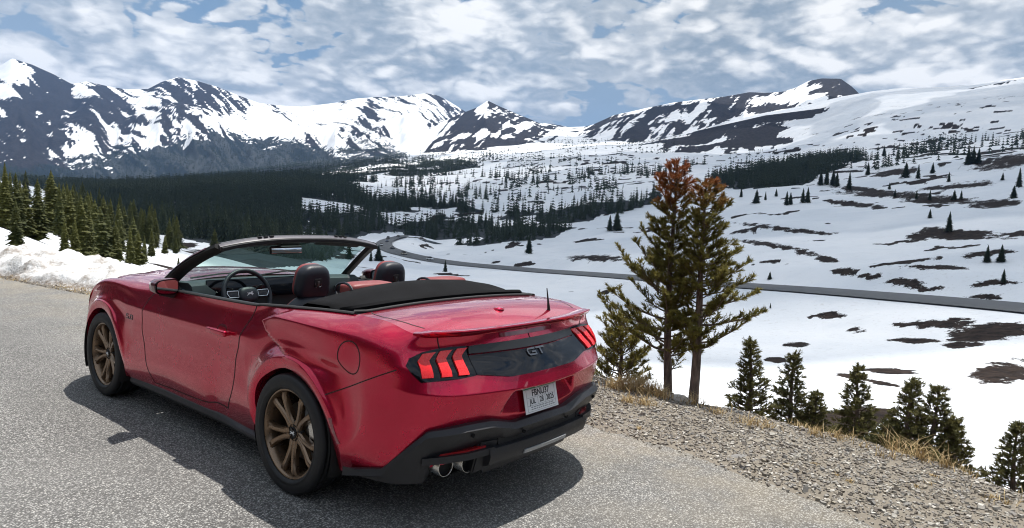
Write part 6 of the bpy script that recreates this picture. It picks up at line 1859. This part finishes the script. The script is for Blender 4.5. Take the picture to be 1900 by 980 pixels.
for i, (u, r, ut, vt, lab) in enumerate(FIRS):
    b, r = stand(u, r); H = top_h(ut, vt, b, r)
    needle_tree('fir_tree', b, H, lab, lambda t, H=H, i=i: (.33 + .05 * (i % 3)) * H ** .5 * (1 - t) ** 1.15 + .012, M_FIRGREEN, 30 + i, n_br=int(75 + 30 * H), trunk_r=.022 + .006 * H, start=.04, up=.16, clump=.040, dens=1.2, per=20, nw=.0046)
# ================================================================== verge: stones, rocks, dry grass
def stones():
    g = np.random.default_rng(17); Vs, Fs, k = [], [], 0
    cube = np.array([(x, y, z) for x in (-1, 1) for y in (-1, 1) for z in (-1, 1)], float)
    fc = np.array([(0, 1, 3, 2), (4, 6, 7, 5), (0, 4, 5, 1), (2, 3, 7, 6), (0, 2, 6, 4), (1, 5, 7, 3)])
    spots = []
    n = 46000
    y = g.uniform(-4.6, 3.2, n); s = g.uniform(-.06, 2.9, n)
    keep = g.random(n) < np.interp(s, [-.06, 0, .12, 1.8, 2.4, 2.9], [.05, .35, 1, 1, .6, .25])
    y, s = y[keep], s[keep]
    y2 = g.uniform(3.2, 18, 2500); s2 = np.abs(g.normal(0, .22, 2500)) - .05
    y = np.concatenate([y, y2]); s = np.concatenate([s, s2])
    x = edge_x(y) + s
    size = np.exp(g.normal(math.log(.0060), .40, len(y))); size = np.clip(size, .0035, .019)
    near = np.hypot(x - CAM.x, y - CAM.y)
    az = np.arctan2(x - CAM.x, y - CAM.y)
    z = ground_np(az, near); z = np.where(s < .0, 0.0, z)
    for i in range(len(y)):
        sc = size[i] * np.array([1, g.uniform(.6, 1.0), g.uniform(.5, .95)])
        V = cube * (1 + g.uniform(-.38, .30, (8, 1))) * sc + g.normal(0, size[i] * .16, (8, 3))
        a, b = g.uniform(0, 6.28), g.normal(0, .35); c, s_ = math.cos(a), math.sin(a); cb, sb = math.cos(b), math.sin(b)
        R = np.array([[c, -s_, 0], [s_, c, 0], [0, 0, 1]]) @ np.array([[1, 0, 0], [0, cb, -sb], [0, sb, cb]])
        Vs.append(V @ R.T + np.array([x[i], y[i], z[i] + size[i] * .18])); Fs.append(fc + k); k += 8
    t = NT('shoulder_gravel'); geo = t.n('ShaderNodeNewGeometry'); co = t.coord('Object')
    r = geo.outputs['Random Per Island']
    ramp = t.n('ShaderNodeValToRGB'); e = ramp.color_ramp; e.elements[0].color = (.10, .085, .070, 1); e.elements[1].color = (.62, .59, .53, 1)
    for p, c_ in ((.25, (.20, .18, .155, 1)), (.45, (.33, .295, .235, 1)), (.6, (.20, .195, .19, 1)), (.8, (.38, .36, .32, 1))):
        q = e.elements.new(p); q.color = c_
    t.set(ramp.inputs[0], r)
    nz = t.noise(co, 160.0, 4.0)
    t.bsdf(t.mix(t.math('MULTIPLY', nz, .5), ramp.outputs[0], (.12, .10, .085)), .9, 0.0, t.bump(nz, .4, .002))
    o = mesh_np('gravel', np.concatenate(Vs), np.concatenate(Fs), t.m, None, smooth=False)
    tag(o, 'loose tan gravel covering the road shoulder', 'gravel', None, 'stuff')
stones()
def on_ground(u, v):
    """land or pavement point under a sight line near the lay-by"""
    az, el = sight(u, v); az, el = float(az), float(el); r = 2.0
    while r < 60:
        x, y = CAM.x + r * math.sin(az), CAM.y + r * math.cos(az); zg = ground_at(x, y)
        if zg < -.06 and x < edge_x(y): zg = 0.0
        if CAM.z + r * math.tan(el) <= zg: return Vector((x, y, zg))
        r += .02
    return Vector((x, y, zg))
def boulder(name, loc, size, mat, label, seed):
    bm = bmesh.new(); bmesh.ops.create_icosphere(bm, subdivisions=3, radius=1.0)
    g = random.Random(seed); off = Vector((g.random() * 9, g.random() * 9, g.random() * 9))
    for v in bm.verts:
        n = v.co.normalized(); q = n * 1.3 + off
        d = 1 + .35 * (float(fbm(np.array(q.x + q.z), np.array(q.y - q.z), 3)) - .5)
        # facets
        for k in range(5):
            f = Vector((math.sin(k * 2.1 + seed), math.cos(k * 1.7 + seed), math.sin(k + .6))).normalized(); c = n.dot(f)
            if c > .55: d = min(d, .62 / c + .12)
        v.co = Vector((n.x * size[0] * d, n.y * size[1] * d, n.z * size[2] * d))
    o = bm_obj(name, bm, mat, None, smooth=True, angle=28); o.location = loc; o.rotation_euler = (0, 0, g.random() * 6)
    tag(o, label, 'rock'); return o
M_ROCKPALE = plain('pale_granite', (.42, .39, .35), .85, var=.3, scale=14, bumpy=.7, bscale=60)
M_ROCKGREY = plain('grey_rock', (.20, .19, .18), .85, var=.3, scale=14, bumpy=.7, bscale=60)
for i, (u, v, sz, mt, lab) in enumerate([
    (1258, 742, (.20, .13, .075), M_ROCKPALE, 'pale slanted boulder in the verge left of the tall pines'),
    (1505, 797, (.16, .11, .06), M_ROCKPALE, 'long pale rock on the verge crest below the slim fir'),
    (1548, 806, (.13, .10, .065), M_ROCKPALE, 'pale block at the right end of the verge rocks'),
    (1475, 786, (.09, .06, .035), M_ROCKGREY, 'small grey rock at the left end of the verge rocks'),
    (1370, 847, (.085, .05, .018), M_ROCKGREY, 'flat dark slab where asphalt meets gravel'),
    (1172, 790, (.030, .025, .018), M_ROCKGREY, 'small grey stone on the gravel behind the car'),
    (1825, 878, (.07, .05, .03), M_ROCKGREY, 'grey stone on the verge crest near the right edge')]):
    p = on_ground(u, v); boulder('rock', p - Vector((0, 0, sz[2] * .25)), sz, mt, lab, 50 + i)
def grass():
    g = random.Random(4); V, F = [], []; tint = []
    spots = []
    for u, v, n, h, sp in ((1138, 722, 90, .16, .16), (1160, 724, 140, .19, .18), (1185, 726, 220, .22, .20), (1208, 732, 180, .18, .18), (1228, 740, 120, .15, .16), (1165, 748, 120, .11, .16), (1195, 752, 110, .10, .16), (1330, 770, 40, .10, .14), (1392, 790, 80, .10, .18), (1425, 795, 60, .09, .16), (1512, 808, 60, .12, .10), (1552, 815, 70, .11, .14), (1655, 838, 40, .22, .10), (1690, 842, 70, .20, .14), (1705, 852, 80, .20, .16), (1742, 858, 60, .26, .10), (1755, 868, 60, .14, .14), (1810, 880, 40, .13, .14), (1870, 905, 50, .12, .18), (1895, 915, 40, .10, .14), (1840, 930, 30, .05, .12), (1700, 905, 26, .04, .07), (1286, 752, 50, .16, .10)):
        spots.append((on_ground(u, v), n, h, sp, 0))
    for u, v in ((1185, 797), (1460, 866), (1553, 884), (1577, 895), (1725, 900), (1730, 885), (1840, 925), (1510, 862)):
        spots.append((on_ground(u, v), 46, .028, .035, 1))
    for k in range(46):                                   # sparse tufts along the verge crest and the foot of the bank
        y = g.uniform(-4.5, 2.5); x = float(edge_x(y)) + g.gauss(1.75, .22); spots.append((Vector((x, y, ground_at(x, y))), 16, .09, .10, 0))
    for k in range(90):
        y = g.uniform(6.5, 17); x = float(edge_x(y)) + g.uniform(-.05, .28); spots.append((Vector((x, y, max(-.02, ground_at(x, y)))), 16, .085, .16, 0))
    for c, n, h, sp, kind in spots:
        for _ in range(n):
            a = g.random() * 6.28; q = abs(g.gauss(0, .5)) * sp; p = c + Vector((math.cos(a) * q, math.sin(a) * q, -.005))
            L = h * g.uniform(.5, 1.25); d = Vector((g.gauss(0, .45), g.gauss(0, .45), 1)).normalized(); bend = Vector((g.gauss(0, .5), g.gauss(0, .5), -.15)) * L
            s = Vector((-d.y, d.x, 0)); s = (s.normalized() if s.length > 1e-3 else Vector((1, 0, 0))) * (.0028 if kind == 0 else .003)
            m = p + d * L * .55; t = p + d * L + bend * .7; i = len(V)
            V += [p - s, p + s, m + s * .8, m - s * .8, t]; F += [(i, i + 1, i + 2), (i, i + 2, i + 3), (i + 3, i + 2, i + 4)]
    t = NT('dry_grass_blades'); geo = t.n('ShaderNodeNewGeometry'); r = geo.outputs['Random Per Island']
    t.bsdf(t.mix(r, (.30, .20, .085), (.58, .45, .24)), .8)
    o = mesh_np('dry_grass', [tuple(v) for v in V], F, t.m, None, smooth=False)
    tag(o, 'straw-coloured dry grass tufts along the gravel verge', 'grass', None, 'stuff')
grass()

# ------------------------------------------------------------------ traffic on the valley road
def tiny_car(name, at_u, at_v, lane, mat, label, tall=1.45, length=4.5):
    az, el = sight(at_u, at_v); d = np.hypot(ROAD[:, 0] - CAM.x, ROAD[:, 1] - CAM.y)
    b = np.arctan2(ROAD[:, 0] - CAM.x, ROAD[:, 1] - CAM.y); e = np.arctan2(ROAD[:, 2] - CAM.z, d)
    i = int(np.argmin((b - az) ** 2 + (2.2 * (e - el)) ** 2)); i = min(max(i, 1), len(ROAD) - 2)
    t = Vector(ROAD[i + 1] - ROAD[i - 1]); t.z = 0; t.normalize(); s = Vector((t.y, -t.x, 0))
    p = Vector(ROAD[i]) + s * lane + Vector((0, 0, .12 - lane * .085))
    root = empty(name, p, math.atan2(t.y, t.x)); tag(root, label, 'car', 'cars on the valley road')
    L, W, H = length, 1.85, tall
    def hull(nm, sec, m):
        bm = bmesh.new(); loft(bm, [[Vector((x, sy * wy, z)) for sy, wy, z in ((-1, w, z0), (-1, w * .97, z1), (1, w * .97, z1), (1, w, z0))] for x, w, z0, z1 in sec])
        bmesh.ops.bevel(bm, geom=bm.edges[:], offset=.06, segments=2, affect='EDGES')
        bm_obj(nm, bm, m, root, smooth=True, angle=40)
    hull('body', [(-L / 2, W * .44, .40, .80), (-L * .44, W / 2, .28, .95), (L * .10, W / 2, .25, .95), (L * .42, W / 2, .28, .80), (L / 2, W * .42, .36, .66)], mat)
    hull('cabin', [(-L * .40, W * .42, .90, 1.0), (-L * .30, W * .42, .90, H), (L * .04, W * .42, .90, H), (L * .20, W * .44, .90, .96)], M_GLOSS)
    for x in (-L * .30, L * .30):
        for y in (-W * .46, W * .46):
            lathe('wheel', [(-.10, .02), (-.10, .33), (.10, .33), (.10, .02)], M_RUBBER, root, n=14, axis='y', loc=(x, y, .33))
far_paint = {c: plain(c + '_car_paint', v, .3, .2, Coat_Weight=.5) for c, v in dict(silver=(.40, .41, .42), white=(.70, .71, .72), black=(.02, .02, .022), blue=(.05, .08, .16), grey=(.14, .145, .15), tan=(.30, .26, .20)).items()}
for u, v, ln, c, lab, H in ((732, 440, -1.7, 'black', 'tiny black car at the far end of the road bend', 1.5), (720, 441, 1.7, 'grey', 'tiny grey car entering the top of the road bend', 1.7), (712, 449, -1.7, 'blue', 'tiny dark blue car on the left side of the bend, upper one', 1.5), (713, 455, 1.7, 'silver', 'tiny silver car on the left side of the bend, lower one', 1.5), (723, 462, -1.7, 'black', 'tiny black car at the bottom of the bend', 1.5), (758, 472, 1.7, 'tan', 'tiny tan car leaving the bend on the straight', 1.7), (801, 482, 1.7, 'white', 'tiny white car farthest right along the valley road', 1.7)):
    tiny_car('distant_car', u, v, ln, far_paint[c], lab, H)

# ------------------------------------------------------------------ overhead cumulus that shade the valley (the sun stands above them)
def cloud_material():
    t = NT('cloud_water'); co = t.coord('Object')
    n = t.noise(co, 2.4, 6.0, .6)
    d = t.n('ShaderNodeBsdfDiffuse'); t.set(d.inputs[0], (.86, .87, .89)); tl = t.n('ShaderNodeBsdfTranslucent'); t.set(tl.inputs[0], (.80, .84, .90))
    tr = t.n('ShaderNodeBsdfTransparent'); m1 = t.n('ShaderNodeMixShader'); m1.inputs[0].default_value = .6; m2 = t.n('ShaderNodeMixShader')
    L = t.t.links.new
    L(d.outputs[0], m1.inputs[1]); L(tl.outputs[0], m1.inputs[2]); L(m1.outputs[0], m2.inputs[1]); L(tr.outputs[0], m2.inputs[2])
    t.set(m2.inputs[0], t.ramp(n, .35, .62, .34, .74)); L(m2.outputs[0], t.out.inputs[0])
    return t.m
M_CLOUD = cloud_material()
CH = 1650.0
for i, (azd, r, rad, el) in enumerate([(60, 470, 330, 1.0), (79, 395, 240, 1.0), (44, 640, 300, 1.1), (90, 640, 330, 1.0), (70, 1050, 430, 1.1), (52, 1250, 420, 1.0), (84, 1350, 430, 1.0), (63, 1850, 460, 1.1), (74, 2500, 480, 1.0), (27, 850, 330, 1.0), (22, 1500, 380, 1.0), (35, 2350, 430, 1.0), (88, 2100, 480, 1.0), (60, 3100, 470, 1.2), (97, 1700, 450, 1.0)]):
    a = math.radians(azd); gx, gy = CAM.x + r * math.sin(a), CAM.y + r * math.cos(a)
    c = Vector((gx, gy, 0)) + SUN_DIR * (CH / SUN_DIR.z)
    bm = bmesh.new(); bmesh.ops.create_icosphere(bm, subdivisions=4, radius=1.0)
    off = 3.7 * i
    for v in bm.verts:
        n = v.co.normalized(); f = float(fbm(np.array(n.x * 2.2 + off + n.z), np.array(n.y * 2.2 - off + n.z * .7), 4)); f2 = float(fbm(np.array(n.x * 6 + off), np.array(n.y * 6 + n.z * 5), 3))
        d = .62 + .62 * f + .25 * f2
        v.co = Vector((n.x * rad * d * el, n.y * rad * d / el, (n.z * rad * .30 if n.z > 0 else n.z * rad * .08) * d))
    o = bm_obj('cloud', bm, M_CLOUD, None, smooth=True); o.location = c
    tag(o, 'white cumulus cloud drifting high over the valley, above the picture', 'cloud', 'cumulus clouds overhead')

# ------------------------------------------------------------------ mountain air
def haze():
    x0, x1, y0, y1, z0, z1 = -14500, 14500, -14500, 14500, -900, 1290
    V = [(x, y, z) for x in (x0, x1) for y in (y0, y1) for z in (z0, z1)]
    F = [(0, 1, 3, 2), (4, 6, 7, 5), (0, 4, 5, 1), (2, 3, 7, 6), (0, 2, 6, 4), (1, 5, 7, 3)]
    m = bpy.data.materials.new('mountain_air'); m.use_nodes = True; nt = m.node_tree; nt.nodes.clear()
    o_ = nt.nodes.new('ShaderNodeOutputMaterial'); v = nt.nodes.new('ShaderNodeVolumePrincipled')
    v.inputs['Color'].default_value = (.30, .54, 1.0, 1); v.inputs['Density'].default_value = HAZE_DENSITY; v.inputs['Anisotropy'].default_value = .1
    nt.links.new(v.outputs[0], o_.inputs['Volume'])
    o = mesh_py('haze', V, F, m); tag(o, 'thin blue mountain air over the valley', 'haze', None, 'stuff')
    try: o.visible_shadow = True
    except Exception: pass
HAZE_DENSITY = 5.6e-5
haze()
